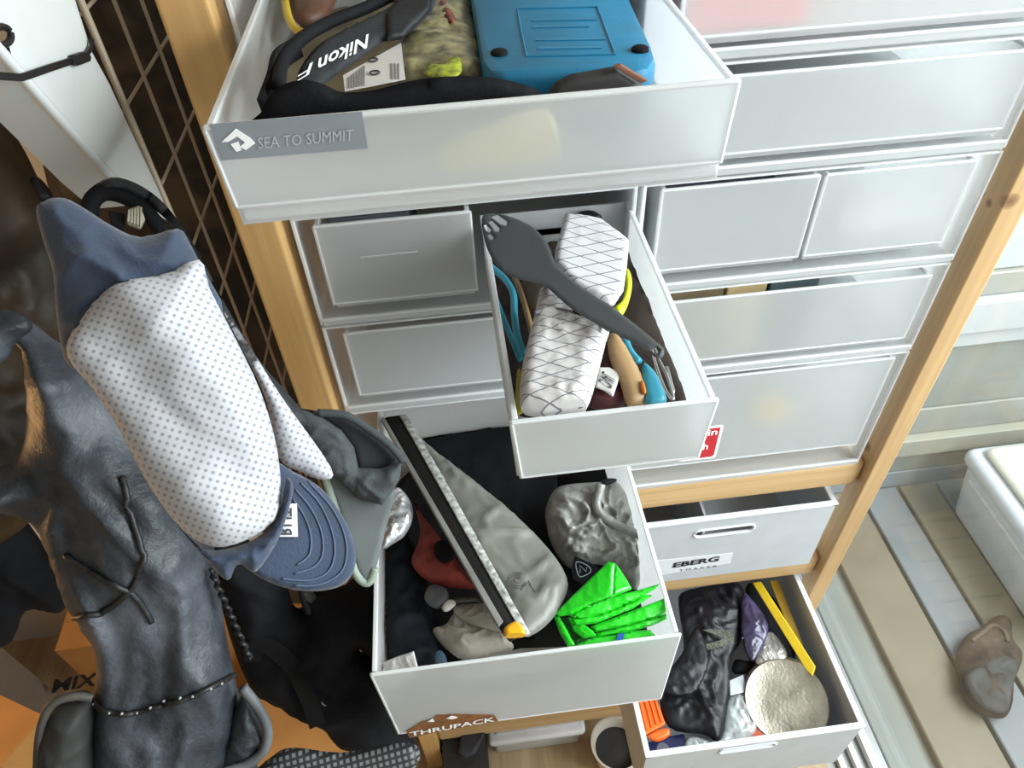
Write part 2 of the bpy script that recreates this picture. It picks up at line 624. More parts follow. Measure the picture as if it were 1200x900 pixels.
# sliding glass door beside the shelf
ALU = plain('white aluminium', (0.72, 0.73, 0.74), 0.35, vary=0.02)
ALU_D = plain('grey aluminium', (0.22, 0.22, 0.22), 0.35, metal=0.6, vary=0.05)
GLASS = sheetclear('window glass', (0.93, 0.96, 0.95), 0.97, 0.02)
w = E('window_1', (0.89, -1.1, FZ), label='tall sliding glass door with white track beside the pine shelf', kind='structure')
O('pane', boxg(0.905, 0.911, -1.10, 0.60, FZ + 0.06, 2.14), GLASS, w)
O('pane', boxg(0.870, 0.876, -2.82, -1.06, FZ + 0.06, 2.14), GLASS, w)
O('frame_top', boxg(0.85, 0.93, -2.9, 0.62, 2.13, 2.17), ALU, w)
for y in (-2.88, -1.08, 0.60):
    O('frame_post', boxg(0.895, 0.925, y - 0.02, y + 0.02, FZ + 0.03, 2.14, 0.003), ALU, w)
for (a, b, h, mt) in ((0.80, 0.825, 0.0, ALU_D), (0.825, 0.840, 0.018, ALU), (0.840, 0.862, 0.004, ALU_D), (0.862, 0.876, 0.024, ALU), (0.876, 0.900, 0.006, ALU_D), (0.900, 0.918, 0.030, ALU), (0.918, 0.945, 0.01, ALU_D)):
    O('track_strip', boxg(a, b, -2.9, 0.62, FZ - 0.05, FZ + h), mt, w)

# balcony beyond the glass
deck = E('deck_floor', (1.6, -0.4, FZ - 0.06), kind='structure')
DK = [plain('weathered grey board', (0.161, 0.174, 0.161), 0.6, vary=0.06, vs_=6), plain('tan deck board', (0.161, 0.133, 0.093), 0.6, vary=0.08, vs_=6),
      plain('blue grey board', (0.161, 0.174, 0.186), 0.6, vary=0.05, vs_=6), plain('sand board', (0.161, 0.146, 0.105), 0.6, vary=0.06, vs_=6)]
O('deck_base', boxg(0.945, 3.2, -2.9, 0.74, FZ - 0.08, FZ - 0.03), plain('grey concrete', (0.25, 0.25, 0.22), 0.8), deck)
for a, b, k in ((0.955, 1.055, 0), (1.085, 1.255, 1), (1.268, 1.395, 2), (1.408, 1.53, 3), (1.54, 1.66, 2), (1.67, 1.79, 0), (1.80, 1.93, 3), (1.94, 2.07, 2), (2.08, 2.22, 1), (2.23, 2.36, 0), (2.37, 2.5, 2)):
    O('board', boxg(a, b, -2.6, 0.69, FZ - 0.03, FZ, 0.003, 1), DK[k], deck)
bw = E('wall_balcony', (1.9, 0.72, FZ), kind='structure')
def zb(x, y): return float(px(x, y, YP(0.69))[2])
zz = [FZ, zb(1052, 553), zb(1060, 527), zb(1060, 509), zb(1085, 478), zb(1118, 402), zb(1130, 382), zb(1153, 344), zb(1171, 316), 1.7]
wm = [plain('blue grey panel', (0.202, 0.223, 0.245), 0.6, vary=0.03), plain('moss grey panel', (0.194, 0.202, 0.180), 0.6, vary=0.03), plain('cream ledge', (0.288, 0.281, 0.230), 0.6, vary=0.03),
      plain('pale grey panel', (0.245, 0.245, 0.216), 0.6, vary=0.03), plain('white ledge', (0.36, 0.375, 0.385), 0.5, vary=0.02)]
for i, (k, out) in enumerate(((0, 0.0), (1, 0.0), (2, 0.03), (3, 0.004), (1, 0.0), (4, 0.02), (4, 0.035), (3, 0.01), (4, 0.0))):
    O('panel', boxg(0.95, 3.2, 0.69 - out, 0.74, zz[i] + 0.002, zz[i + 1] - 0.002, 0.003, 1), wm[k], bw)

# ================================================================ pine shelf
Z0, ZT = FZ, 2.06
shelf = E('pine_shelf', (0.22, 0.22, FZ), 'tall pine shelving frame carrying the frosted drawer units and grey boxes', 'shelf')
ctr = np.array([(0.628 + 0.66) / 2, 0.02, (Z0 + ZT) / 2])
kn = []
for (x, y, axis, val, r) in ((1150, 226, 0, 0.628, 0.007), (1159, 238, 0, 0.628, 0.006), (1184, 236, 1, 0.0, 0.011), (1016, 522, 0, 0.628, 0.012)):
    q = px(x, y, XP(val) if axis == 0 else YP(val)) - ctr
    kn.append((*[float(c) for c in q], r))
O('post', boxg(0.628, 0.66, 0.0, 0.04, Z0, ZT, 0.002), PINE_Z('pine post with knots', kn), shelf)
O('post', boxg(-0.224, -0.181, 0.0, 0.05, Z0, ZT, 0.004, 3), wood('warm lit pine post', 2, (0.60, 0.365, 0.145), (0.48, 0.27, 0.095)), shelf)  # orange tint puts warm room light into the wood colour
PB = PINE_Z('pine back post')
O('post', boxg(0.628, 0.66, 0.42, 0.46, Z0, ZT, 0.002), PB, shelf)
O('post', boxg(-0.224, -0.181, 0.42, 0.46, Z0, ZT, 0.002), PB, shelf)
for za, zb_ in ((0.735, 0.794), (0.447, 0.507), (0.190, 0.250), (-0.165, -0.085)):
    O('rail', boxg(-0.181, 0.628, 0.016, 0.045, za, zb_, 0.009, 3), PINE_X, shelf)
    O('rail', boxg(-0.181, 0.628, 0.42, 0.445, za, zb_, 0.004), PINE_X, shelf)
    for k in range(6):
        y = 0.05 + k * 0.061
        O('slat', boxg(-0.181, 0.628, y, y + 0.054, zb_ - 0.015, zb_ - 0.002, 0.002, 1), PINE_X, shelf)

# ================================================================ frosted drawer units
YF = 0.018
LX = (-0.172, 0.200)
RX = (0.206, 0.612)


def unit(label, xr, z0, z1, group):
    u = E('drawer_unit', ((xr[0] + xr[1]) / 2, 0.22, z0), label, 'drawer unit', group)
    O('case', trayg(xr[0], xr[1], YF, 0.40, z0 + 0.001, z1 - 0.001, 0.0035, 'y', 0.0012), PP_CASE, u)
    O('case_lip', boxg(xr[0] + 0.004, xr[1] - 0.004, YF - 0.004, YF + 0.002, z0 + 0.001, z0 + 0.011, 0.001, 1), PP_CASE, u)
    O('front_edge', joing(*[boxg(*q, 0.0008, 1) for q in ((xr[0], xr[0] + 0.004, YF - 0.002, YF + 0.003, z0 + 0.001, z1 - 0.001), (xr[1] - 0.004, xr[1], YF - 0.002, YF + 0.003, z0 + 0.001, z1 - 0.001), (xr[0] + 0.004, xr[1] - 0.004, YF - 0.002, YF + 0.003, z1 - 0.0035, z1 - 0.001), (xr[0] + 0.004, xr[1] - 0.004, YF - 0.005, YF - 0.001, z0 + 0.009, z0 + 0.012))]), PP_RIM, u)
    return u


def drawer(u, x0, x1, z0, z1, yf=YF + 0.004, depth=0.36, drop=0.006, handle=False, taper=0.0):
    a, b, t = x0 + 0.004, x1 - 0.004, 0.0025
    d = O('drawer', joing(boxg(a, b, yf, yf + depth, z0, z0 + t), boxg(a, a + t, yf, yf + depth, z0 + t, z1 - 0.001), boxg(b - t, b, yf, yf + depth, z0 + t, z1 - 0.001),
                          boxg(a + t, b - t, yf + depth - t, yf + depth, z0 + t, z1 - 0.001), boxg(a + t, b - t, yf, yf + 0.001, z0 + t, z0 + drop + 0.004)), PP_DRAWER, u)
    k = taper
    zf = z0 + drop
    fr = [(x0 + k, yf - 0.0008, zf), (x1 - k, yf - 0.0008, zf), (x1, yf - 0.0008, z1), (x0, yf - 0.0008, z1)]
    O('front_panel', prism(fr, (0, -0.0037, 0), 0.0012), PP_FRONT, d)
    e = 0.0022
    O('rim', joing(boxg(x0 + 0.0025, x0 + 0.0075, yf, yf + depth, z1 - 0.003, z1 + 0.0004, 0.0008, 1), boxg(x1 - 0.0075, x1 - 0.0025, yf, yf + depth, z1 - 0.003, z1 + 0.0004, 0.0008, 1),
                   tubeg([(x0 + e, yf - 0.003, z1 - 0.001), (x1 - e, yf - 0.003, z1 - 0.001)], e, 6), tubeg([(x0 + k + e, yf - 0.003, zf + e), (x0 + e, yf - 0.003, z1 - e)], e, 6),
                   tubeg([(x1 - k - e, yf - 0.003, zf + e), (x1 - e, yf - 0.003, z1 - e)], e, 6), tubeg([(x0 + k + e, yf - 0.003, zf + e), (x1 - k - e, yf - 0.003, zf + e)], e, 6)), PP_RIM, d)
    if handle:
        xm = (x0 + x1) / 2
        O('pull_groove', boxg(xm - 0.042, xm + 0.022, yf - 0.0065, yf - 0.0045, (z0 + z1) / 2 + 0.012, (z0 + z1) / 2 + 0.0145, 0.0008, 1), PP_CASE, d)
    return d


GL = 'frosted drawer units stacked in two columns on the pine shelf'
# left column
uL1 = unit('frosted drawer unit whose wide top drawer is pulled out holding the blue case', LX, 1.470, 1.600, GL)
dTop = drawer(uL1, -0.153, 0.198, 1.474, 1.548, yf=-0.205, depth=0.38, drop=0.014, taper=0.003)
uL2 = unit('shut shallow drawer unit under the pulled out drawer with the blue case', LX, 1.346, 1.468, GL)
drawer(uL2, LX[0] + 0.019, LX[1] - 0.012, 1.362, 1.436)
uL3 = unit('frosted unit split into a small shut drawer and a drawer full of utensils', LX, 1.196, 1.344, GL)
drawer(uL3, -0.152, 0.019, 1.218, 1.331, handle=True)
dMid = drawer(uL3, 0.026, 0.200, 1.238, 1.313, yf=-0.272, depth=0.31, drop=0.0, taper=0.006)
uL4 = unit('frosted unit with one shut wide drawer above the drawer of stuff sacks', LX, 1.046, 1.194, GL)
drawer(uL4, -0.150, 0.182, 1.066, 1.180)
uL5 = unit('deep frosted unit whose pulled out drawer holds stuff sacks and a green bag', LX, 0.796, 1.044, GL)
dLow = drawer(uL5, -0.141, 0.210 - 0.016, 0.830, 1.000, yf=-0.322, depth=0.40, drop=0.0, taper=0.004)
# right column
uR1 = unit('frosted unit with a red packet showing through, topmost beside the pine post', RX, 1.470, 1.600, GL)
drawer(uR1, RX[0] + 0.019, RX[1] - 0.012, 1.484, 1.584)
uR2 = unit('shallow frosted unit with one empty looking wide drawer below the red packet', RX, 1.346, 1.468, GL)
drawer(uR2, RX[0] + 0.019, RX[1] - 0.012, 1.362, 1.453)
uR3 = unit('frosted unit with two small shut drawers side by side, crumpled white cloth in one', RX, 1.196, 1.344, GL)
drawer(uR3, 0.226, 0.407, 1.218, 1.334)
drawer(uR3, 0.411, 0.588, 1.218, 1.334)
uR4 = unit('frosted unit with one shut wide drawer, brown boxes peeking over its edge', RX, 1.046, 1.194, GL)
drawer(uR4, 0.226, 0.596, 1.062, 1.175)
uR5 = unit('deep frosted unit with red and white sticker, standing on the pine rail', RX, 0.796, 1.044, GL)
dR5 = drawer(uR5, 0.226, 0.596, 0.838, 1.032)

# stickers and lettering on the drawers
SLATE = plain('slate grey sticker', (0.22, 0.24, 0.27), 0.4, vary=0.05)
WHT = plain('white print', (0.85, 0.85, 0.86), 0.6, vary=0.01)
FADE = plain('faded print', (0.40, 0.42, 0.46), 0.5, vary=0.05)
pT = YP(-0.2098)
O('sticker', slab([(245, 146), (424, 131), (431, 174), (260, 188)], lift(pT, 0.0006), 0.0005), SLATE, dTop, 'slate sticker with a folded white wave mark')
O('sticker_mark', joing(slab([(259, 167), (276, 151), (293, 162), (299, 168), (288, 176), (281, 172), (287, 167), (278, 160), (268, 166)], lift(pT, 0.0012), 0.0004),
                        slab([(270, 169), (279, 166), (283, 176), (277, 178)], lift(pT, 0.0012), 0.0004)), WHT, dTop)
O('sticker_lettering', textg('SEA TO SUMMIT', lift(pT, 0.0008), (303, 174), (414, 164), (302, 161)), FADE, dTop)
RED = plain('crimson sticker', (0.52, 0.02, 0.035), 0.4, vary=0.05)
pR = YP(YF - 0.0006)
O('sticker', slab([(806, 503), (846, 498), (848, 500), (839, 534), (836, 537), (796, 541)], lift(pR, 0.0006), 0.0005), WHT, dR5, 'red sticker with white rim')
O('sticker_face', slab([(804, 506), (844.5, 501), (836.5, 533), (834, 535), (797, 539.5)], lift(pR, 0.0012), 0.0005), RED, dR5)
O('sticker_lettering', joing(textg('in', lift(pR, 0.0014), (829, 510.5), (840, 509), (830.5, 503.5), bold=0.02), textg('h', lift(pR, 0.0014), (823, 527), (829, 526), (824.5, 519.5), bold=0.02)), WHT, dR5)
BROWN = plain('brown badge print', (0.20, 0.075, 0.022), 0.5, vary=0.2, vs_=60)
pL = YP(-0.3268)
O('badge', slab([(476, 857), (494, 846), (506, 843), (512, 838), (535, 837), (579, 838), (584, 845), (560, 849), (518, 857), (480, 865)], lift(pL, 0.0006), 0.0005), BROWN, dLow, 'brown mountain shaped badge reading THRUPACK')
O('badge_lettering', textg('THRUPACK', lift(pL, 0.0008), (481, 862.5), (580, 844.5), (480, 857.5), bold=0.02), WHT, dLow)
O('badge_mark', joing(slab([(501, 846), (507, 842), (509, 846)], lift(pL, 0.0012), 0.0004), slab([(523, 842), (529, 839), (536, 841), (530, 843)], lift(pL, 0.0012), 0.0004)), WHT, dLow)

# ================================================================ grey boxes on the right
def slotted_front(x0, x1, yf, z0, z1, t, sx0, sx1, sz, sr):
    """front wall with a rounded slot through it"""
    zm = sz; n = 8
    ring = [(sx1 - sr + sr * math.cos(a), zm + sr * math.sin(a)) for a in np.linspace(-math.pi / 2, math.pi / 2, n)] + \
           [(sx0 + sr + sr * math.cos(a), zm + sr * math.sin(a)) for a in np.linspace(math.pi / 2, 1.5 * math.pi, n)]
    outer = [(x1, z0), (x1, z1), (x0, z1), (x0, z0)]
    pts = [Vector(p) for p in outer + ring]; m_ = len(ring)
    ed = [(i, (i + 1) % 4) for i in range(4)] + [(4 + i, 4 + (i + 1) % m_) for i in range(m_)]
    r = delaunay_2d_cdt(pts, ed, [], 0, 1e-7)
    pv = [tuple(p) for p in r[0]]
    cen = np.array([np.mean([pv[i] for i in t_], 0) for t_ in r[2]])
    hole = inside(cen, np.array(ring))
    tr = [list(t_) for t_, h in zip(r[2], hole) if not h]
    N = len(pv)
    V = [(a, yf, b) for a, b in pv] + [(a, yf + t, b) for a, b in pv]
    F = tr + [[i + N for i in t_][::-1] for t_ in tr]
    for i in range(4): F.append([i, (i + 1) % 4, (i + 1) % 4 + N, i + N])
    for i in range(m_): F.append([4 + i, 4 + (i + 1) % m_, 4 + (i + 1) % m_ + N, 4 + i + N])
    return V, F, ring


def grey_box(label, x0, x1, yf, z0, z1, depth, slot):
    b = E('storage_box', ((x0 + x1) / 2, yf + depth / 2, z0), label, 'storage box', 'light grey slotted boxes on the pine shelf')
    t = 0.004
    V, F, ring = slotted_front(x0, x1, yf, z0, z1 - 0.003, t, *slot)
    O('front_wall', (V, F), GREY_PP, b)
    O('slot_rim', tubeg([(a, yf, c) for a, c in ring], 0.0028, 6, True), GREY_RIM, b)
    body = joing(boxg(x0, x0 + t, yf + t, yf + depth, z0, z1 - 0.003), boxg(x1 - t, x1, yf + t, yf + depth, z0, z1 - 0.003),
                 boxg(x0 + t, x1 - t, yf + depth - t, yf + depth, z0, z1 - 0.003), boxg(x0 + t, x1 - t, yf + t, yf + depth, z0, z0 + t))
    O('body', body, GREY_PP, b)
    e = 0.003
    O('rim', joing(boxg(x0 - e, x0 + t + e, yf - e, yf + depth, z1 - 0.005, z1, 0.001, 1), boxg(x1 - t - e, x1 + e, yf - e, yf + depth, z1 - 0.005, z1, 0.001, 1),
                   boxg(x0 - e, x1 + e, yf - e, yf + t + e, z1 - 0.0052, z1 + 0.0002, 0.001, 1)), GREY_RIM, b)
    return b


bxA = grey_box('light grey slotted box with a hat maker label between two pine rails', 0.225, 0.598, 0.006, 0.508, 0.703, 0.36, (0.354, 0.462, 0.659, 0.0105))
O('divider', boxg(0.372, 0.376, 0.012, 0.36, 0.513, 0.690), GREY_PP, bxA)
pE = YP(0.006)
O('paper_label', slab([(770, 657), (859, 648), (856, 660), (775, 674)], lift(pE, 0.0006), 0.0005), plain('white glossy label', (0.74, 0.75, 0.80), 0.4, vary=0.02), bxA)
INK = plain('black print', (0.012, 0.013, 0.016), 0.6, vary=0.02)
O('label_lettering', joing(textg('EBERG', lift(pE, 0.0008), (788, 665.4), (841.5, 657.4), (790, 659.4), bold=0.035), textg('T M A K E R', lift(pE, 0.0008), (796, 669.4), (840, 664.0), (796.3, 667.4))), INK, bxA)
bxB = grey_box('light grey slotted box pulled out low beside the window, full of plastic bags and tools', 0.222, 0.600, -0.268, 0.256, 0.437, 0.40, (0.352, 0.452, 0.408, 0.0085))
for q in (bxA, bxB): pass


def cr(ox, oy, s):
    return lambda pts: [(ox + a / s, oy + b / s) for a, b in pts]


# ================================================================ contents of the wide top drawer
CLAMP = ((-0.1455, -0.2005, 1.4775), (0.1905, 0.168, 1.590))
BLUE = plain('blue moulded plastic', (0.012, 0.19, 0.36), 0.45, vary=0.08, bump=0.15, bs=500)
zc = 1.545
bc = E('blue_case', px(655, 30, ZP(1.49)), 'flat blue plastic case with round rubber feet in the wide drawer', 'case')
O('shell', slab([(540, -75), (553, 0), (564, 68), (572, 80), (586, 86), (745, 82), (762, 78), (769, 66), (765, 52), (738, -5), (700, -75)], ZP(zc), 0.046, 0.006), BLUE, bc, smooth=40)
for q in ((585, 63), (750, 59)):
    c = px(q[0], q[1], ZP(zc))
    O('rubber_foot', latheg([(0.0065, -0.001), (0.0062, 0.0018), (0.005, 0.0026)], c, n=24), BLACK, bc, smooth=40)
pz = ZP(zc + 0.0004)
O('embossed_frame', tubeg([px(*q, pz) for q in ((606, 10), (655, 9), (700, 8), (710, 35), (721, 64), (670, 65), (617, 66), (611, 38))], 0.0007, 5, True), BLUE, bc)
O('embossed_lines', joing(*[slab([(a, y), (b, y - 1), (b, y + 1), (a, y + 2)], ZP(zc + 0.0008), 0.0008) for a, b, y in ((622, 700, 22), (624, 690, 30), (628, 710, 45), (630, 705, 55))]), BLUE, bc)

c5 = cr(300, 0, 4.615)
STRAPM = plain('charcoal strap webbing', (0.030, 0.032, 0.037), 0.7, spec=0.2, vary=0.1, bump=0.4, bs=500)
ps = plane3(px(350, 105, ZP(1.541)), px(500, 0, ZP(1.553)), px(390, 30, ZP(1.556)))
stp = E('camera_strap', px(420, 60, ZP(1.50)), 'charcoal camera strap with white lettering coiled in the wide drawer', 'strap')
O('webbing', pillow(c5([(225, 400), (330, 250), (500, 150), (720, 40), (800, -40), (960, -40), (950, 60), (800, 200), (690, 225), (560, 320), (430, 410), (330, 490), (240, 500)]), ps, 0.0035, 0.8, w=0.004), STRAPM, stp, smooth=True)
O('leather_pad', pillow(c5([(702, 90), (760, 10), (800, -50), (960, -50), (945, 60), (800, 205), (705, 220)]), lift(ps, 0.003), 0.004, 0.8, w=0.005, smooth=False), plain('black leather', (0.014, 0.014, 0.016), 0.5, spec=0.25, vary=0.2, bump=0.3, bs=250), stp, smooth=True)
O('strap_lettering', textg('Nikon', lift(ps, 0.0038), (432, 40), (374, 69), (430, 57), bold=0.02), WHT, stp)
O('strap_lettering', joing(textg('F', lift(ps, 0.0042), (367, 73), (352, 82), (362, 88)), textg('F', lift(ps, 0.0042), (365, 96), (354, 99), (357, 106))), WHT, stp)
O('upper_edge', tubeg(spline([px(*q, ZP(1.556)) for q in c5([(120, 470), (150, 320), (260, 200), (420, 110), (600, 40), (760, -40)])], 6), 0.005, 8), BLACK, stp, smooth=True)
pf = YP(-0.188)
O('strap_loop', pillow([(306, 150), (309, 128), (318, 108), (340, 96), (362, 94), (382, 100), (402, 108), (440, 105), (490, 93), (545, 89), (590, 93), (632, 107), (640, 130), (480, 150)], pf, 0.004, 0.8, w=0.006), BLACK, stp, smooth=True)
O('loop_side', ribbong(spline([px(308, 128, pf), px(318, 100, ZP(1.55)), px(326, 72, ZP(1.556)), px(350, 55, ZP(1.55))], 6), 0.014, 0.003, up=(1, 0.2, 0.1)), BLACK, stp)

kn_ = E('leather_sheath', px(700, 95, ZP(1.49)), 'dark wedge shaped sheath with brown edge at the front of the wide drawer', 'sheath')
O('sheath_body', pillow([(638, 112), (652, 95), (668, 87), (722, 77), (752, 96), (752, 125), (640, 135)], YP(-0.178), 0.006, 0.8, w=0.006, smooth=False), plain('dark grey leather', (0.028, 0.026, 0.026), 0.6, vary=0.15), kn_, smooth=True)
O('brown_edge', slab([(719, 78), (728, 76), (760, 95), (752, 98)], YP(-0.186), 0.004, 0.0008), plain('saddle brown leather', (0.20, 0.075, 0.035), 0.55), kn_)

OLIVE = plain('olive printed film', (0.25, 0.22, 0.11), 0.3, vary=0.5, vs_=70, bump=0.3, bs=60)
sb = E('snack_pouch', px(520, 50, ZP(1.49)), 'crinkled olive pouch with yellow green print between strap and blue case', 'pouch')
O('film', pillow([(455, 60), (470, 20), (490, -30), (545, -30), (556, 20), (567, 70), (562, 95), (500, 98), (460, 96)], ZP(1.528), 0.012, 0.9, wr=0.004, wf=50), OLIVE, sb, smooth=True)
O('print', pillow([(496, 86), (505, 76), (520, 75), (535, 63), (541, 75), (538, 88), (515, 92)], ZP(1.5405), 0.002, 0.5), plain('yellow green print', (0.35, 0.40, 0.02), 0.5, vary=0.4, vs_=120), sb, smooth=True)
O('print', pillow([(514, 4), (522, 2), (534, 22), (526, 26)], ZP(1.541), 0.002, 0.5), plain('red brown print', (0.22, 0.05, 0.03), 0.5, vary=0.5, vs_=160), sb, smooth=True)
lb = E('instruction_leaflet', px(440, 80, ZP(1.50)), 'small white printed leaflet tucked under the camera strap', 'leaflet')
pq = ZP(1.5405)
O('sheet', slab([(402, 88), (470, 50), (475, 92), (430, 101), (404, 106)], pq, 0.0008), plain('leaflet paper', (0.62, 0.60, 0.58), 0.6, vary=0.02), lb)
O('printed_lines', joing(*[slab([(408 + 3 * i, 90 - i * 2.2), (409.3 + 3 * i, 90 - i * 2.2), (409.3 + 3 * i, 103 - i * 0.6), (408 + 3 * i, 103 - i * 0.6)], lift(pq, 0.0005), 0.0004) for i in range(7)] +
                         [slab([(458 + 4 * i, 74), (459.5 + 4 * i, 74), (460 + 4 * i, 92), (458.5 + 4 * i, 92)], lift(pq, 0.0005), 0.0004) for i in range(3)]), plain('grey print', (0.18, 0.18, 0.2), 0.6), lb)
for q in ((437, 70), (439, 85)):
    c = px(q[0], q[1], lift(pq, 0.0008))
    O('printed_ring', tubeg([c + 0.0035 * np.array([math.cos(a), math.sin(a), 0]) for a in np.linspace(0, 2 * math.pi, 14)[:-1]], 0.0006, 5, True), INK, lb)
O('yellow_lanyard', tubeg(spline([px(*q, ZP(1.54)) for q in ((330, -25), (334, 0), (338, 20), (346, 34), (360, 40))], 6), 0.0035, 8), plain('yellow cord', (0.62, 0.43, 0.02), 0.5), label='yellow cord at the back corner of the wide drawer', cat='cord', smooth=True)
O('brown_wallet', pillow([(336, -30), (400, -30), (392, 5), (382, 20), (352, 28), (340, 10)], ZP(1.53), 0.012, 0.9), plain('brown leather', (0.13, 0.055, 0.03), 0.5, vary=0.2, bump=0.2, bs=90), label='brown leather pouch behind the camera strap', cat='pouch', smooth=True)
O('straw_packet', pillow([(508, 172), (560, 148), (640, 128), (650, 182), (580, 196), (515, 198)], YP(-0.198), 0.003, 0.6, w=0.006), plain('straw paper', (0.70, 0.58, 0.26), 0.7), label='straw coloured packet standing against the front of the wide drawer', cat='packet', smooth=True)
O('sand_cloth', pillow([(330, 120), (345, 40), (420, -40), (560, -40), (600, 60), (640, 100), (500, 112), (400, 118)], ZP(1.492), 0.006, 0.8, wr=0.002, wf=30), plain('sand cloth', (0.35, 0.30, 0.20), 0.9, vary=0.2), label='sand coloured cloth lying under strap and pouch in the wide drawer', cat='cloth', smooth=True)

# ================================================================ contents of the utensil drawer
CLAMP = ((0.0335, -0.2675, 1.2395), (0.1925, 0.030, 1.40))
c4 = cr(550, 230, 3.6)
CLAMP = None
spk = E('long_spork', px(670, 350, ZP(1.31)), 'long dark grey metal spork with slotted head lying across the utensil drawer', 'utensil')
TI = plain('grey anodised metal', (0.085, 0.088, 0.091), 0.42, metal=0.35, vary=0.04)
pk = plane3(px(575, 270, ZP(1.347)), px(775, 410, ZP(1.345)), px(600, 245, ZP(1.350)))
head = c4([(52, 105), (62, 78), (110, 72), (180, 88), (250, 120), (300, 160), (338, 215), (362, 280), (420, 340), (500, 400), (600, 465), (700, 540), (800, 622), (822, 650), (815, 680), (790, 682), (760, 662), (690, 618), (600, 572), (520, 530), (440, 482), (380, 432), (330, 388), (280, 366), (210, 350), (150, 325), (105, 280), (75, 220), (58, 160)])
hs = [c4(h) for h in ([(93, 88), (118, 78), (160, 108), (155, 125), (132, 118)], [(82, 112), (95, 103), (128, 136), (124, 150), (108, 148)], [(60, 122), (70, 120), (92, 142), (86, 154), (72, 146)], [(78, 165), (88, 160), (102, 172), (98, 184), (88, 182)], [(776, 643), (790, 640), (798, 656), (786, 666), (776, 658)])]
def bowl(u, v): return 0.0
O('spork_body', pillow(head, pk, 0.0012, 1.0, w=0.0015, res=0.0028, per=3, holes=hs), TI, spk, smooth=35)
car = c4([(772, 640), (785, 650), (800, 690), (835, 760), (860, 845), (850, 850), (820, 800), (790, 720), (776, 665)])
O('wire_clip', tubeg(spline([px(x, y, ZP(1.330)) for x, y in car], 5, True), 0.0013, 7, True), plain('bright steel', (0.6, 0.6, 0.6), 0.25, metal=1.0, vary=0.03), spk, smooth=True)
O('clip_gate', tubeg([px(*q, ZP(1.328)) for q in c4([(815, 725), (835, 720), (862, 820), (856, 850)])], 0.0011, 6), MATS['bright steel'], spk, smooth=True)

CLAMP = ((0.0335, -0.2675, 1.2395), (0.1925, 0.030, 1.40))
SAIL = threads('white sailcloth', (0.66, 0.64, 0.66), (0.13, 0.12, 0.15), 0.0165, 0.0165, math.radians(103), math.radians(52), 0.0011)
SAIL2 = threads('creased sailcloth', (0.62, 0.595, 0.595), (0.16, 0.15, 0.18), 0.0125, 0.0125, math.radians(103), math.radians(58), 0.0009)
po = E('sailcloth_pouch', px(670, 380, ZP(1.26)), 'white sailcloth pouch with crossed grey threads under the long spork', 'pouch')
pu1 = plane3(px(662, 252, ZP(1.322)), px(735, 282, ZP(1.318)), px(700, 360, ZP(1.322)))
O('flap', pillow(c4([(403, 78), (470, 86), (560, 102), (674, 190), (664, 300), (650, 400), (605, 468), (540, 440), (440, 380), (360, 290), (362, 230), (385, 150)]), pu1, 0.005, 0.9, w=0.006, smooth=False, wr=0.0008, wf=40), SAIL, po, smooth=True)
pu2 = plane3(px(626, 366, ZP(1.322)), px(712, 385, ZP(1.322)), px(650, 480, ZP(1.312)))
O('body', pillow(c4([(310, 392), (440, 440), (530, 500), (588, 560), (575, 620), (545, 740), (500, 888), (440, 918), (260, 912), (212, 880), (220, 740), (250, 600), (278, 490)]), pu2, 0.013, 1.2, w=0.014, smooth=True, wr=0.0025, wf=55, per=3), SAIL2, po, smooth=True)
O('zip_pull', pillow(c4([(436, 484), (448, 476), (492, 494), (484, 504), (455, 498)]), ZP(1.340), 0.002, 0.8), BLACK, po, smooth=True)
O('seam_fold', tubeg(spline([px(x, y, ZP(1.334)) for x, y in c4([(275, 492), (340, 475), (430, 488), (520, 520), (588, 566)])], 5), 0.0018, 6), SAIL2, po, smooth=True)

NEON = plain('neon yellow plastic', (0.62, 0.72, 0.02), 0.35, vary=0.03)
TEAL = plain('teal blue plastic', (0.03, 0.27, 0.38), 0.4, vary=0.05)
BEECH = wood('beech wood', 1, (0.40, 0.26, 0.12), (0.28, 0.16, 0.07))
def zpath(pts, z): return spline([px(x, y, ZP(z)) for x, y in pts], 6)
O('neon_spoon', pillow(c4([(662, 305), (680, 325), (687, 370), (678, 430), (655, 490), (630, 508), (604, 480), (640, 445), (655, 390), (652, 340)]), ZP(1.300), 0.005, 0.8, w=0.006), NEON, label='neon yellow plastic spoon curving beside the white pouch', cat='utensil', smooth=True)
O('yellow_spoon', pillow(c4([(200, 750), (218, 738), (232, 890), (220, 915), (196, 910)]), ZP(1.296), 0.004, 0.8, w=0.004), plain('mustard plastic', (0.55, 0.45, 0.03), 0.4), label='mustard yellow handle at the corner beneath the white pouch', cat='utensil', smooth=True)
O('teal_spoon', tubeg(zpath(c4([(95, 300), (150, 350), (185, 410), (190, 500), (205, 600), (240, 680)]), 1.298), 0.0035, 8), TEAL, label='teal plastic spoon handle with a bend at the drawer side', cat='utensil', smooth=True)
O('teal_fork', tubeg(zpath(c4([(98, 400), (130, 480), (170, 580), (215, 690)]), 1.290), 0.0028, 8), TEAL, label='thin straight teal handle below the bent teal spoon', cat='utensil', smooth=True)
O('wooden_spoon', tubeg(zpath(c4([(190, 340), (215, 400), (240, 480), (265, 580)]), 1.285), 0.0030, 8), BEECH, label='slim wooden spoon handle beside the teal spoons', cat='utensil', smooth=True)
O('wooden_bowl_spoon', pillow(c4([(225, 360), (300, 370), (318, 430), (290, 500), (250, 480), (222, 420)]), ZP(1.280), 0.006, 0.8), plain('brown stained wood', (0.11, 0.07, 0.045), 0.5), label='brown wooden spoon bowl partly under the spork', cat='utensil', smooth=True)
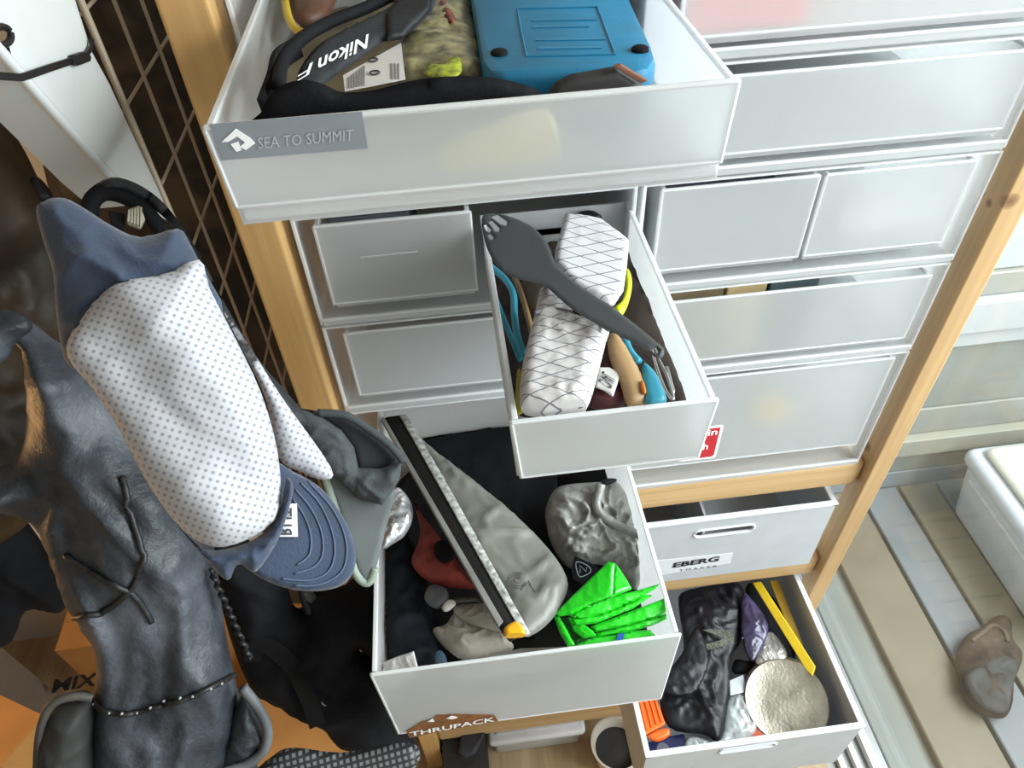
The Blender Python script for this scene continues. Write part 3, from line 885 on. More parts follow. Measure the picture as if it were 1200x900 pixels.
O('wooden_spatula', pillow(c4([(585, 590), (630, 600), (690, 690), (738, 790), (748, 850), (735, 880), (668, 880), (635, 790), (590, 680)]), plane3(px(712, 400, ZP(1.300)), px(745, 465, ZP(1.292)), px(725, 400, ZP(1.298))), 0.008, 0.8, w=0.010), BEECH, label='thick rounded wooden handle beside the maroon pouch', cat='utensil', smooth=True)
O('teal_cup_tool', pillow(c4([(728, 712), (760, 722), (800, 770), (832, 850), (815, 880), (750, 880), (725, 800)]), ZP(1.294), 0.006, 0.8, w=0.008), TEAL, label='broad teal plastic tool below the wire clip', cat='utensil', smooth=True)
O('teal_strip', tubeg(zpath(c4([(640, 540), (655, 600), (680, 660), (715, 700)]), 1.298), 0.004, 8), TEAL, label='short teal strip between wooden handle and wire clip', cat='utensil', smooth=True)
O('orange_peg', pillow(c4([(722, 782), (736, 788), (746, 826), (735, 832), (724, 810)]), ZP(1.300), 0.003, 0.8), plain('orange plastic', (0.75, 0.20, 0.02), 0.4), label='tiny orange peg beside the teal tool', cat='peg', smooth=True)
mp_ = E('maroon_pouch', px(705, 450, ZP(1.25)), 'maroon pouch with a white woven tag in the utensil drawer', 'pouch')
O('pouch_body', pillow(c4([(560, 600), (600, 640), (640, 760), (655, 880), (520, 890), (500, 840), (540, 700)]), ZP(1.283), 0.010, 0.8, wr=0.002), plain('maroon nylon', (0.075, 0.012, 0.016), 0.6, vary=0.2), mp_, smooth=True)
ptg = ZP(1.2975)
O('woven_tag', pillow(c4([(545, 722), (590, 722), (622, 738), (636, 758), (622, 800), (606, 848), (570, 822), (530, 806)]), ptg, 0.0012, 0.5, w=0.003, smooth=False), plain('white woven tag', (0.66, 0.64, 0.62), 0.8, vary=0.03), mp_, smooth=True)
O('tag_lettering', textg('CNAL', lift(ptg, 0.0012), (700, 447), (706, 435), (716, 457), bold=0.01), INK, mp_)
O('shadow_fill', pillow([(572, 262), (640, 262), (735, 250), (800, 400), (815, 480), (610, 488), (590, 400)], ZP(1.258), 0.012, 0.9, wr=0.005, wf=30), plain('dark brown shadow fill', (0.05, 0.032, 0.025), 0.85, vary=0.3), label='dark brown shadow fill lining the bottom of the utensil drawer', cat='cloth', smooth=True)  # dark layer standing in for the shadows between the utensils
O('tan_board', slab(c4([(170, 84), (370, 100), (390, 128), (250, 130)]), ZP(1.292), 0.008, 0.001), plain('tan leather', (0.27, 0.15, 0.07), 0.6), label='tan wooden board at the back of the utensil drawer', cat='board')
O('black_cap_lid', pillow(c4([(440, 88), (470, 70), (510, 66), (560, 92), (540, 110), (470, 106)]), ZP(1.303), 0.008, 0.8), BLACK_S, label='black knob poking out behind the white pouch', cat='lid', smooth=True)

# ================================================================ contents of the deep pulled out drawer
CLAMP = ((-0.1335, -0.3175, 0.8335), (0.1865, 0.070, 1.04))
c3 = cr(430, 560, 3.46)
c25 = cr(580, 540, 3.46)
DRYB = plain('grey coated fabric', (0.150, 0.150, 0.131), 0.45, vary=0.08, vs_=12)
db = E('dry_bag', px(590, 640, ZP(0.92)), 'grey coated dry bag with long black roll closure and yellow end', 'bag')
pd = plane3(px(455, 490, ZP(0.994)), px(615, 755, ZP(1.014)), px(560, 560, ZP(0.990)))
O('bag_body', pillow([(470, 486), (500, 520), (545, 555), (600, 600), (642, 642), (664, 676), (662, 700), (645, 728), (622, 745), (606, 740), (560, 660), (510, 570)], lift(pd, -0.006), 0.010, 1.3, w=0.03, wr=0.006, wf=16, per=3, res=0.005), DRYB, db, smooth=True)
O('roll_closure', slab([(449, 488), (476, 484), (612, 738), (600, 757), (588, 735)], lift(pd, 0.012), 0.012, 0.004), plain('black stiff webbing', (0.010, 0.009, 0.009), 0.7, spec=0.2, bump=0.2, bs=400), db, smooth=40)
O('reflective_edge', slab([(468, 486), (476, 485), (516, 552), (622, 742), (613, 744), (560, 650)], lift(pd, 0.0145), 0.004, 0.001), plain('reflective braid', (0.42, 0.42, 0.40), 0.5, vary=0.35, vs_=160), db, smooth=40)
O('hem_edge', slab([(446, 490), (450, 488), (590, 728), (584, 734)], lift(pd, 0.0128), 0.005, 0.001), plain('dull grey hem', (0.17, 0.165, 0.155), 0.6), db)
O('yellow_end', pillow([(590, 738), (603, 729), (612, 735), (616, 748), (605, 756), (597, 754)], lift(pd, 0.0135), 0.005, 1.0, w=0.006), plain('golden yellow rubber', (0.72, 0.36, 0.01), 0.4), db, smooth=True)
O('buckle', slab([(609, 752), (627, 747), (627, 758), (613, 774), (608, 770)], lift(pd, 0.008), 0.004, 0.001), BLACK_S, db)
O('buckle_print', slab([(615, 752), (624, 750), (624, 754), (616, 756)], lift(pd, 0.0088), 0.0006), WHITE_MAT, db)
logo = []
for r_ in (0.004, 0.008, 0.011):
    c = px(607, 680, lift(pd, 0.0078))
    u_, v_, n_ = frame_of(pd[1])
    logo.append(tubeg([c + r_ * (u_ * math.cos(a) + v_ * math.sin(a)) for a in np.linspace(0.6, 6.0, 16)], 0.0004, 5))
logo.append(tubeg(spline([px(x, y, lift(pd, 0.0075)) for x, y in ((611, 692), (618, 680), (624, 690), (632, 698), (622, 703), (612, 697))], 4), 0.0004, 5))
O('line_logo', joing(*logo), plain('dark line print', (0.05, 0.05, 0.05), 0.6), db)

SILV = plain('crinkled silver film', (0.336, 0.328, 0.312), 0.45, metal=0.15, vary=0.2, vs_=40, bump=0.9, bs=110)
sv = E('silver_sack', px(705, 630, ZP(0.90)), 'crumpled silver stuff sack with small black emblem tag', 'bag')
psv = plane_at(705, 622, 0.99, (-0.05, -0.55, 0.83))
O('sack_body', pillow(c25([(205, 200), (240, 120), (300, 95), (430, 85), (490, 80), (560, 170), (620, 260), (650, 330), (640, 420), (590, 500), (560, 520), (480, 440), (400, 420), (330, 440), (280, 420), (230, 340), (210, 270)]), psv, 0.032, 1.0, w=0.06, wr=0.012, wf=38, res=0.0026, seed=3.0), SILV, sv, smooth=True)
O('neck_fold', tubeg(spline([px(x, y, lift(psv, 0.036)) for x, y in c25([(430, 95), (415, 190), (480, 250), (560, 290), (620, 300)])], 6), 0.006, 8), SILV, sv, smooth=True)
O('cord_lock', pillow(c25([(430, 85), (450, 72), (490, 72), (490, 85), (450, 100)]), lift(psv, 0.03), 0.004, 0.8), BLACK_S, sv, smooth=True)
O('emblem_tag', slab(c25([(310, 440), (325, 385), (420, 430), (440, 470), (350, 500), (315, 480)]), lift(psv, 0.037), 0.003, 0.0008), BLACK, sv)
pet = lift(psv, 0.0376)
O('emblem', joing(tubeg(spline([px(x, y, pet) for x, y in c25([(330, 410), (375, 425), (388, 450), (350, 470), (335, 455)])], 4, True), 0.0006, 5, True),
                  tubeg([px(x, y, pet) for x, y in c25([(345, 455), (345, 425), (370, 450), (372, 432)])], 0.0005, 5)), plain('pale emblem', (0.30, 0.36, 0.42), 0.6), sv)

GREEN = plain('vivid green plastic film', (0.012, 0.52, 0.012), 0.3, vary=0.12, vs_=40, coat=0.2)
gb = E('green_bag', px(715, 710, ZP(0.93)), 'vivid green plastic bag folded into a thick bundle', 'bag')
def gl(pts, z, tilt, t=0.0035):
    P_ = c25(pts); cx = sum(p[0] for p in P_) / len(P_); cy = sum(p[1] for p in P_) / len(P_)
    c = px(cx, cy, ZP(z)); n = np.array([tilt[0], tilt[1], 1.0]); n /= np.linalg.norm(n)
    return pillow(P_, (c, n), t, 1.0, w=0.004, smooth=False, wr=0.0009, wf=60)
layers = [([(240, 622), (320, 540), (460, 408), (488, 414), (482, 470), (478, 548), (390, 580), (312, 625), (258, 632)], 1.006, (-0.25, -0.2)),
          ([(486, 414), (520, 465), (554, 522), (478, 550), (476, 470)], 1.004, (0.35, 0.1)),
          ([(300, 628), (400, 575), (478, 545), (560, 530), (670, 498), (650, 520), (560, 570), (440, 620), (350, 645)], 0.999, (0.05, -0.45)),
          ([(300, 640), (420, 625), (560, 570), (600, 540), (640, 545), (560, 600), (410, 660), (330, 668)], 0.994, (0.05, -0.45)),
          ([(388, 672), (500, 630), (690, 556), (722, 572), (725, 600), (640, 640), (500, 675), (408, 695)], 0.990, (0.05, -0.5)),
          ([(400, 702), (560, 660), (716, 612), (720, 632), (640, 668), (560, 690), (420, 715)], 0.984, (0.05, -0.4)),
          ([(310, 752), (400, 715), (560, 690), (630, 685), (655, 712), (560, 735), (310, 765)], 0.979, (0.05, -0.3)),
          ([(236, 625), (262, 632), (290, 680), (325, 745), (300, 762), (262, 700)], 0.988, (-0.5, -0.1)),
          ([(296, 632), (330, 640), (400, 690), (412, 712), (360, 722), (318, 690)], 0.986, (-0.2, -0.2))]
for k, (pp_, z, tl) in enumerate(layers):
    O('fold', gl(pp_, z, tl), GREEN, gb, smooth=35)
O('blue_print', joing(slab(c25([(498, 705), (526, 696), (520, 735), (494, 740)]), ZP(0.9855), 0.0008), slab(c25([(385, 750), (440, 742), (440, 750), (388, 758)]), ZP(0.9855), 0.0008)), plain('blue print', (0.02, 0.10, 0.45), 0.5), gb)
O('shaded_hollow', gl([(262, 640), (300, 640), (330, 690), (400, 720), (330, 745)], 0.972, (0, 0)), plain('shaded green film', (0.004, 0.10, 0.006), 0.4), gb, smooth=35)  # darker green puts the shade of the bag's opening into the colour

CREAM = plain('off white ripstop', (0.42, 0.385, 0.33), 0.6, vary=0.15, bump=0.2, bs=60)
ws = E('cream_sack', px(555, 735, ZP(0.92)), 'off white drawstring sack with dark braided cord', 'bag')
O('sack_body', pillow(c3([(265, 625), (320, 600), (355, 560), (420, 600), (500, 620), (560, 640), (595, 690), (520, 715), (400, 735), (330, 700)]), ZP(0.940), 0.020, 1.0, wr=0.004, wf=40), CREAM, ws, smooth=True)
O('rolled_neck', pillow(c3([(350, 545), (365, 520), (430, 512), (500, 520), (545, 590), (565, 640), (500, 625), (420, 600), (370, 575)]), ZP(0.950), 0.010, 1.0, wr=0.002, wf=60), CREAM, ws, smooth=True)
O('cord', tubeg(spline([px(x, y, ZP(0.972)) for x, y in c3([(305, 535), (345, 505), (400, 495), (440, 492), (475, 496)])], 6), 0.0032, 8), plain('dark braided cord', (0.05, 0.045, 0.04), 0.6, vary=0.8, vs_=220), ws, smooth=True)
O('toggle', pillow(c3([(305, 520), (325, 498), (350, 495), (360, 515), (330, 540), (310, 540)]), ZP(0.995), 0.004, 0.8), plain('ivory toggle', (0.45, 0.42, 0.38), 0.5), ws, smooth=True)
O('white_packet', pillow(c3([(60, 750), (120, 725), (190, 702), (205, 760), (216, 825), (150, 850), (70, 870)]), plane3(px(450, 800, ZP(0.955)), px(490, 760, ZP(0.985)), px(490, 795, ZP(0.975))), 0.004, 0.9, smooth=False, wr=0.003, wf=45), plain('white glossy film', (0.62, 0.60, 0.60), 0.22, vary=0.05), label='crinkled white plastic packet in the front corner of the deep drawer', cat='packet', smooth=True)
O('red_pouch', pillow(c3([(190, 90), (230, 160), (290, 230), (330, 290), (390, 370), (445, 445), (330, 440), (240, 415), (180, 345), (205, 270), (215, 200)]), ZP(0.965), 0.018, 1.0, wr=0.005, wf=40), plain('brick red nylon', (0.24, 0.028, 0.016), 0.6, vary=0.15), label='brick red nylon pouch beside the dry bag closure', cat='pouch', smooth=True)
O('black_button_strap', pillow(c3([(275, 270), (310, 250), (345, 280), (350, 330), (310, 345), (278, 320)]), ZP(0.9875), 0.003, 0.8), BLACK, label='black round patch lying on the red pouch', cat='patch', smooth=True)
O('navy_sack', pillow(c3([(50, 300), (130, 180), (230, 330), (260, 460), (270, 600), (300, 740), (200, 800), (90, 760), (60, 550)]), ZP(0.935), 0.022, 1.0, wr=0.008, wf=25), plain('black navy nylon', (0.007, 0.009, 0.014), 0.7, spec=0.2, vary=0.3), label='black navy stuff sack along the side of the deep drawer', cat='bag', smooth=True)
O('black_sack', pillow([(468, 478), (600, 450), (650, 520), (652, 640), (676, 720), (600, 650), (540, 575)], ZP(0.905), 0.014, 1.0, wr=0.004, wf=18), BLACK, label='large black stuff sack at the back of the deep drawer', cat='bag', smooth=True)
O('grey_sheet', slab(c3([(350, 770), (430, 740), (620, 690), (860, 680), (880, 720), (640, 770), (360, 815)]), ZP(0.945), 0.004, 0.001), plain('dull taupe sheet', (0.27, 0.25, 0.23), 0.6), label='folded taupe sheet lying along the front of the deep drawer', cat='sheet')
O('steel_blue_clip', pillow(c3([(275, 715), (300, 700), (322, 730), (325, 780), (300, 800), (280, 770)]), ZP(0.962), 0.005, 0.8), plain('steel blue plastic', (0.07, 0.12, 0.19), 0.4), label='small steel blue clip beside the white packet', cat='clip', smooth=True)
O('grey_pebble_pouch', pillow(c3([(232, 480), (260, 435), (320, 450), (330, 500), (290, 530), (250, 515)]), ZP(0.968), 0.008, 0.8), plain('mid grey nylon', (0.10, 0.10, 0.11), 0.6), label='small grey pouch below the red pouch', cat='pouch', smooth=True)
O('dark_floor_cloth', pillow([(440, 600), (600, 480), (735, 560), (785, 700), (790, 745), (470, 800)], ZP(0.86), 0.02, 1.0, wr=0.006, wf=18), plain('black cotton', (0.010, 0.009, 0.009), 0.9, vary=0.3, spec=0.1), label='black cloth covering the bottom of the deep drawer', cat='cloth', smooth=True)
CLAMP = None
O('silver_wrapper', pillow([(452, 590), (466, 572), (480, 585), (484, 605), (476, 625), (462, 636), (447, 640)], ZP(1.004), 0.010, 0.9, wr=0.005, wf=70, seed=2), plain('bright foil', (0.62, 0.62, 0.64), 0.28, metal=0.6, vary=0.3, vs_=60), label='scrap of bright silver foil beside the grey visor', cat='wrapper', smooth=True)

# ================================================================ contents of the pulled out grey box
CLAMP = ((0.2275, -0.2625, 0.2615), (0.5945, 0.125, 0.44))
c6 = cr(700, 640, 3.462)
tin_c = px(921, 822, ZP(0.392))
tin_r = float(np.linalg.norm(px(872, 802, ZP(0.395)) - px(970, 838, ZP(0.395)))) / 2
tin = E('tin_lid', tin_c - np.array([0, 0, 0.012]), 'round brushed tin lid lying in the pulled out grey box', 'lid')
STEEL = plain('scuffed tin', (0.36, 0.33, 0.27), 0.3, metal=0.75, vary=0.18, vs_=25, bump=0.3, bs=160)
tax = (-0.12, -0.22, 1.0)
O('disc', latheg([(tin_r * 0.97, -0.006), (tin_r, -0.004), (tin_r, 0.004), (tin_r * 0.97, 0.006), (tin_r * 0.94, 0.005), (tin_r * 0.5, 0.0035), (0.001, 0.003)], tin_c, tax, 48), STEEL, tin, smooth=40)
for k in range(3):
    axn = np.array(tax) / np.linalg.norm(tax); a_ = np.cross(axn, [1, 0, 0]); a_ /= np.linalg.norm(a_); b_ = np.cross(axn, a_)
    cc_ = tin_c - axn * (0.010 + 0.007 * k) + np.array([0.003, 0.004, 0]) * k
    O('rolled_rim', tubeg([cc_ + (tin_r * 1.01) * (a_ * math.cos(t_) + b_ * math.sin(t_)) for t_ in np.linspace(0, 2 * math.pi, 41)[:-1]], 0.0022, 6, True), plain('dull tin rim', (0.22, 0.19, 0.16), 0.35, metal=0.8), tin, smooth=True)
YEL = plain('yellow lacquered wood', (0.62, 0.43, 0.012), 0.4, vary=0.06)
O('folding_rule', slab(c6([(628, 148), (662, 142), (885, 488), (872, 528), (845, 500)]), plane3(px(884, 685, ZP(0.425)), px(952, 790, ZP(0.415)), px(890, 682, ZP(0.43))), 0.008, 0.0015), YEL, label='yellow folding rule leaning towards the tin lid', cat='rule')
O('yellow_stake', slab(c6([(698, 140), (735, 138), (810, 330), (845, 430), (825, 440), (775, 330)]), ZP(0.395), 0.007, 0.001), plain('ochre lacquered wood', (0.40, 0.24, 0.02), 0.5), label='ochre yellow stake lying behind the folding rule', cat='stake')
BAGB = plain('black polythene', (0.011, 0.011, 0.015), 0.42, vary=0.3, bump=0.4, bs=70, spec=0.3)
O('black_plastic_bag', pillow(c6([(255, 600), (330, 520), (350, 400), (330, 250), (340, 190), (430, 165), (570, 150), (600, 250), (585, 380), (545, 450), (535, 600), (500, 785), (430, 765), (290, 735)]), ZP(0.392), 0.014, 1.0, wr=0.012, wf=26, res=0.005, round_=0.35), BAGB, label='crumpled black plastic bag filling the middle of the grey box', cat='bag', smooth=True)
O('black_plastic_bag', pillow(c6([(250, 560), (340, 440), (400, 330), (440, 400), (452, 470), (420, 560), (380, 600), (300, 605)]), ZP(0.424), 0.005, 1.0, wr=0.005, wf=36, seed=4, res=0.004), BAGB, label='smaller black plastic bag lying on the crumpled one', cat='bag', smooth=True)
O('mesh_label', slab(c6([(428, 340), (470, 335), (556, 352), (554, 392), (440, 424), (432, 400), (520, 375)]), ZP(0.424), 0.001), plain('olive mesh tape', (0.10, 0.10, 0.075), 0.7, vary=0.5, vs_=260), label='olive mesh tape lying on the black bags', cat='tape')
O('purple_bag', pillow(c6([(590, 190), (640, 230), (682, 290), (694, 345), (665, 420), (632, 468), (600, 430), (582, 320)]), ZP(0.412), 0.006, 1.0, wr=0.004, wf=50), plain('purple tinted film', (0.045, 0.035, 0.085), 0.2, vary=0.3), label='purple tinted plastic bag beside the folding rule', cat='bag', smooth=True)
O('dark_pouch', pillow(c6([(600, 170), (690, 180), (780, 330), (800, 470), (720, 500), (560, 520), (560, 460), (640, 440)]), ZP(0.372), 0.014, 1.0, wr=0.004), BLACK, label='matt black pouch under the folding rule', cat='pouch', smooth=True)
O('clear_sleeve', pillow(c6([(640, 470), (690, 350), (740, 380), (770, 450), (700, 480)]), ZP(0.397), 0.004, 0.8, wr=0.003, wf=60), plain('milky film', (0.30, 0.28, 0.26), 0.2, vary=0.3), label='milky plastic sleeve between purple bag and folding rule', cat='sleeve', smooth=True)
O('white_card', slab(c6([(538, 545), (592, 522), (606, 590), (540, 606)]), ZP(0.392), 0.001), plain('pale card', (0.45, 0.47, 0.50), 0.5), label='small pale card beside the tin lid', cat='card')
O('clear_bag', pillow(c6([(535, 615), (600, 588), (650, 680), (640, 760), (580, 800), (500, 805), (360, 830), (380, 770), (500, 780)]), ZP(0.378), 0.010, 0.9, wr=0.006, wf=55), sheetclear('crinkled clear film', (0.75, 0.78, 0.80), 0.55, 0.12), label='crinkled clear plastic bag at the front of the grey box', cat='bag', smooth=True)
O('red_card', slab(c6([(580, 688), (632, 690), (740, 765), (735, 790), (615, 800), (612, 730)]), ZP(0.380), 0.002), plain('orange red card', (0.48, 0.075, 0.03), 0.5), label='orange red card poking out under the tin lid', cat='card')
oc = E('orange_clamp', px(765, 850, ZP(0.36)), 'bright orange ridged plastic clamp in the corner of the grey box', 'clamp')
ORG_M = plain('bright orange plastic', (0.85, 0.13, 0.008), 0.4, vary=0.05)
O('grip', slab(c6([(158, 632), (238, 610), (277, 720), (190, 768)]), ZP(0.402), 0.012, 0.002), ORG_M, oc)
for k in range(4):
    f = 0.12 + 0.25 * k
    O('ridge', tubeg([px(700 + (165 + 78 * f) / 3.462, 640 + (636 - 22 * f) / 3.462, ZP(0.4035)), px(700 + (192 + 80 * f) / 3.462, 640 + (750 - 42 * f) / 3.462, ZP(0.4035))], 0.0018, 6), ORG_M, oc)
O('jaw', pillow(c6([(203, 772), (250, 745), (290, 742), (290, 772), (240, 795)]), ZP(0.398), 0.006, 1.0, w=0.006), ORG_M, oc, smooth=True)
nd = E('navy_tape', px(790, 880, ZP(0.34)), 'navy roll with grey round centre in the corner of the grey box', 'tape')
O('roll', slab(c6([(195, 800), (290, 770), (350, 760), (380, 830), (300, 850), (205, 868)]), ZP(0.375), 0.02, 0.002), plain('navy plastic', (0.008, 0.012, 0.08), 0.4), nd)
O('hub', latheg([(0.0115, 0), (0.0112, 0.001)], px(777, 878, ZP(0.3752)), n=24), plain('slate disc', (0.13, 0.13, 0.17), 0.5), nd)

CLAMP = None
# ---------------------------------------------------------------- things seen through the shut drawers
O('red_packet', boxg(0.235, 0.350, 0.026, 0.16, 1.492, 1.56, 0.004), plain('coral red film', (0.85, 0.12, 0.10), 0.4, vary=0.05), label='coral red packet showing through the topmost frosted drawer', cat='packet')
O('white_cloth', pillow([(975, 270), (985, 235), (1010, 212), (1050, 225), (1085, 240), (1060, 262), (1010, 275)], YP(0.046), 0.014, 0.9, wr=0.006, wf=35), plain('white cotton', (0.92, 0.92, 0.93), 0.9), label='crumpled white cloth showing through a small frosted drawer', cat='cloth', smooth=True)
O('yellow_sponge', pillow([(876, 488), (880, 468), (900, 456), (920, 462), (924, 478), (905, 490)], YP(0.040), 0.012, 1.0), plain('straw yellow sponge', (0.85, 0.55, 0.10), 0.8), label='straw yellow sponge showing through the deep frosted drawer', cat='sponge', smooth=True)
O('brown_carton', boxg(0.236, 0.330, 0.034, 0.14, 1.067, 1.178, 0.002), plain('olive brown carton', (0.16, 0.12, 0.06), 0.7), label='olive brown carton peeking over the shut wide drawer', cat='carton')
O('tan_carton', boxg(0.334, 0.386, 0.034, 0.14, 1.067, 1.179, 0.002), plain('tan carton', (0.45, 0.33, 0.16), 0.7), label='tan carton peeking between brown and dark green cartons', cat='carton')
O('dark_green_carton', boxg(0.390, 0.455, 0.034, 0.14, 1.067, 1.181, 0.002), plain('dark green carton', (0.035, 0.06, 0.07), 0.6), label='dark blue green carton peeking over the shut wide drawer', cat='carton')
O('dark_folder', boxg(-0.140, -0.05, 0.04, 0.2, 1.223, 1.325, 0.003), plain('dark slate card', (0.10, 0.11, 0.13), 0.7), label='dark folder inside the small shut drawer', cat='folder')
O('grey_pouch', boxg(0.24, 0.39, 0.05, 0.2, 1.223, 1.30, 0.008), plain('slate blue nylon', (0.20, 0.23, 0.28), 0.7), label='slate pouch inside the small drawer beside the white cloth', cat='pouch')

# ================================================================ wire grid, bracket and hanging things on the left
CLAMP = None
TAN = plain('tan coated wire', (0.30, 0.24, 0.17), 0.45, vary=0.05)
wg = E('wire_grid', (-0.28, 0.2, 0.2), 'tan coated wire grid standing beside the warm lit pine post', 'wire grid')
for k in range(7):
    y = 0.0 + 0.0675 * k
    O('wire', tubeg([(-0.28, y, 0.2), (-0.28, y, 1.95)], 0.0032 if k == 0 else 0.0019, 8), TAN, wg, smooth=True)
for k in range(22):
    z = 1.884 - 0.0812 * k
    O('wire', tubeg([(-0.2835, -0.002, z), (-0.2835, 0.41, z)], 0.0017, 8), TAN, wg, smooth=True)

WMET = plain('white powder coat', (0.47, 0.485, 0.485), 0.45, vary=0.02)
br = E('shelf_bracket', (-0.277, -0.07, 1.35), 'white triangular metal bracket fastened to the wire grid with a black zip tie', 'bracket')
pbk = XP(-0.270)
tri = [(78, -30), (88, 0), (104, 50), (106, 58), (128, 98), (190, 232), (200, 262), (150, 226), (128, 203), (60, 127), (0, 58), (-60, -10), (-60, -40)]
hole_c = (2, 42)
O('plate', pillow(tri, pbk, 0.0015, 1.0, w=0.002, smooth=False, holes=[[(hole_c[0] + 11 * math.cos(a), hole_c[1] + 11 * math.sin(a)) for a in np.linspace(0, 2 * math.pi, 15)[:-1]]]), WMET, br, smooth=40)
edge = [px(x, y, pbk) for x, y in ((160, 236), (128, 205), (60, 129), (0, 60), (-60, -8))]
V, F = [], []
for i, p in enumerate(edge):
    for dx in (0.002, -0.037):
        for dn in (0.0, 0.003):
            V.append((p[0] + dx, p[1] - dn * 0.7, p[2] - dn * 0.7))
for i in range(len(edge) - 1):
    a, b = 4 * i, 4 * i + 4
    F += [[a, a + 2, b + 2, b], [a + 1, b + 1, b + 3, a + 3], [a, b, b + 1, a + 1], [a + 2, a + 3, b + 3, b + 2]]
F += [[0, 1, 3, 2], [4 * len(edge) - 4, 4 * len(edge) - 2, 4 * len(edge) - 1, 4 * len(edge) - 3]]
O('flange', (V, F), WMET, br)
O('edge_bead', tubeg(edge, 0.004, 8), WMET, br, smooth=True)
O('hole_grommet', tubeg([px(hole_c[0] + 11 * math.cos(a), hole_c[1] + 11 * math.sin(a), lift(pbk, 0.001)) for a in np.linspace(0, 2 * math.pi, 19)[:-1]], 0.0022, 8, True), BLACK_S, br, smooth=True)
zt = E('zip_tie', px(60, 78, XP(-0.268)), 'black zip tie around the white bracket', 'zip tie')
pzt = XP(-0.2655)
O('band', ribbong([px(x, y, pzt) for x, y in ((-20, 86), (0, 89), (24, 91), (34, 88), (60, 79), (88, 70), (104, 64))], 0.0045, 0.0016, up=(1, 0, 0)), BLACK_S, zt)
O('head', slab([(88, 64), (100, 60), (108, 66), (107, 72), (93, 77), (88, 72)], lift(pzt, 0.003), 0.005, 0.001), BLACK_S, zt)
O('tail', ribbong([px(x, y, pzt) for x, y in ((102, 64), (107, 55), (108, 45))], 0.0035, 0.0014, up=(1, 0, 0)), BLACK_S, zt)

# dark jacket added to darken the gap behind the grid
CAMO, nt_, N_, L_, p_ = newmat('dark camouflage cloth')
vv = texco(nt_)
L_.new(ramp(nt_, noisen(nt_, vv, 9, 2), [(0.40, (0.008, 0.006, 0.005)), (0.47, (0.030, 0.022, 0.014)), (0.55, (0.012, 0.009, 0.007)), (0.62, (0.050, 0.038, 0.024))]), p_.inputs['Base Color'])
p_.inputs['Roughness'].default_value = 0.8
CLAMP = ((-1.4, 0.06, 0.0), (-0.310, 0.50, 2.3))
O('camouflage_backdrop', pillow([(20, -80), (330, -80), (420, 200), (520, 470), (480, 640), (250, 600), (120, 400), (40, 150)], (np.array([-0.5, 0.42, 1.2]), np.array([0.2, -0.97, 0.12]) / np.linalg.norm([0.2, -0.97, 0.12])), 0.05, 0.8, w=0.14, wr=0.02, wf=6), CAMO, label='dark camouflage jacket added to darken the gap behind the wire grid', cat='backdrop', smooth=True)

CLAMP = None
# brown bag, upper left
BRN = plain('brown waxed cloth', (0.045, 0.028, 0.013), 0.55, vary=0.6, vs_=8, bump=0.4, bs=30, spec=0.3)
bb = E('brown_shoulder_bag', px(10, 500, XP(-0.5)), 'brown waxed shoulder bag with dark clip hanging below the white bracket', 'bag')
pbb = plane_at(20, 380, 0.98, (0.5, -0.6, 0.45))
gbb = pillow([(-140, 90), (-20, 110), (22, 165), (48, 215), (75, 260), (110, 330), (100, 420), (60, 540), (20, 625), (-140, 640)], pbb, 0.05, 0.8, w=0.09, wr=0.022, wf=11, res=0.011)
O('bag_body', gbb, BRN, bb, smooth=True)
O('clip', pillow([(33, 216), (40, 206), (52, 214), (62, 232), (44, 236)], lift(pbb, 0.03), 0.006, 1.0), BLACK_S, bb, smooth=True)
O('black_puff', pillow([(-140, 585), (0, 590), (40, 622), (78, 690), (70, 718), (30, 716), (0, 760), (-140, 760)], plane_at(20, 660, 1.16, (0.4, -0.7, 0.5)), 0.04, 0.8, wr=0.01), BLACK, label='black puffed shape hanging under the brown shoulder bag', cat='bag', smooth=True)  # plain black puffed body below the brown bag

# big grey backpack
XPAC, nt_, N_, L_, p_ = newmat('grey laminated sailcloth')
vv = texco(nt_)
f1 = noisen(nt_, vv, 11, 5, 0.65)
f2 = noisen(nt_, texco(nt_, 'Object', (9, 9, 3.2)), 1.0, 5, 0.6)
fm = mathn(nt_, 'ADD', mathn(nt_, 'MULTIPLY', f1, 0.45), mathn(nt_, 'MULTIPLY', f2, 0.55))
L_.new(ramp(nt_, fm, [(0.36, (0.012, 0.0135, 0.018)), (0.5, (0.035, 0.040, 0.051)), (0.64, (0.105, 0.114, 0.138))]), p_.inputs['Base Color'])  # pale bluish streaks put the fabric's highlights into its colour
p_.inputs['Roughness'].default_value = 0.46
p_.inputs['Specular IOR Level'].default_value = 0.45
L_.new(bumpn(nt_, noisen(nt_, vv, 30, 6, 0.65), 0.6, 0.006), p_.inputs['Normal'])
bp = E('grey_backpack', px(190, 905, YP(-0.30)), 'crinkled dark grey backpack laced with black shock cord below the mesh cap', 'backpack')
pbp = plane_at(170, 680, 0.80, (0.28, -0.78, 0.5))
def folds(u, v): return 0.010 * math.sin(u * 45 + v * 14) + 0.005 * math.sin(v * 30 - u * 30)
gbp = pillow([(-60, 370), (0, 362), (30, 368), (62, 392), (110, 430), (190, 520), (240, 600), (252, 650), (262, 720), (276, 790), (286, 850), (300, 960), (95, 960), (104, 860), (112, 800), (110, 760), (92, 728), (74, 700), (58, 660), (34, 618), (0, 602), (-60, 600), (-60, 560), (10, 545), (30, 500), (32, 440), (20, 400), (-60, 420)], pbp, 0.055, 1.0, w=0.075, wr=0.016, wf=11, warp=folds, res=0.0065, per=3, aniso=(1.5, 0.75), seed=2.0)
O('pack_body', gbp, XPAC, bp, smooth=True)
CORD = plain('black flecked cord', (0.010, 0.010, 0.011), 0.5, vary=1.0, vs_=180)
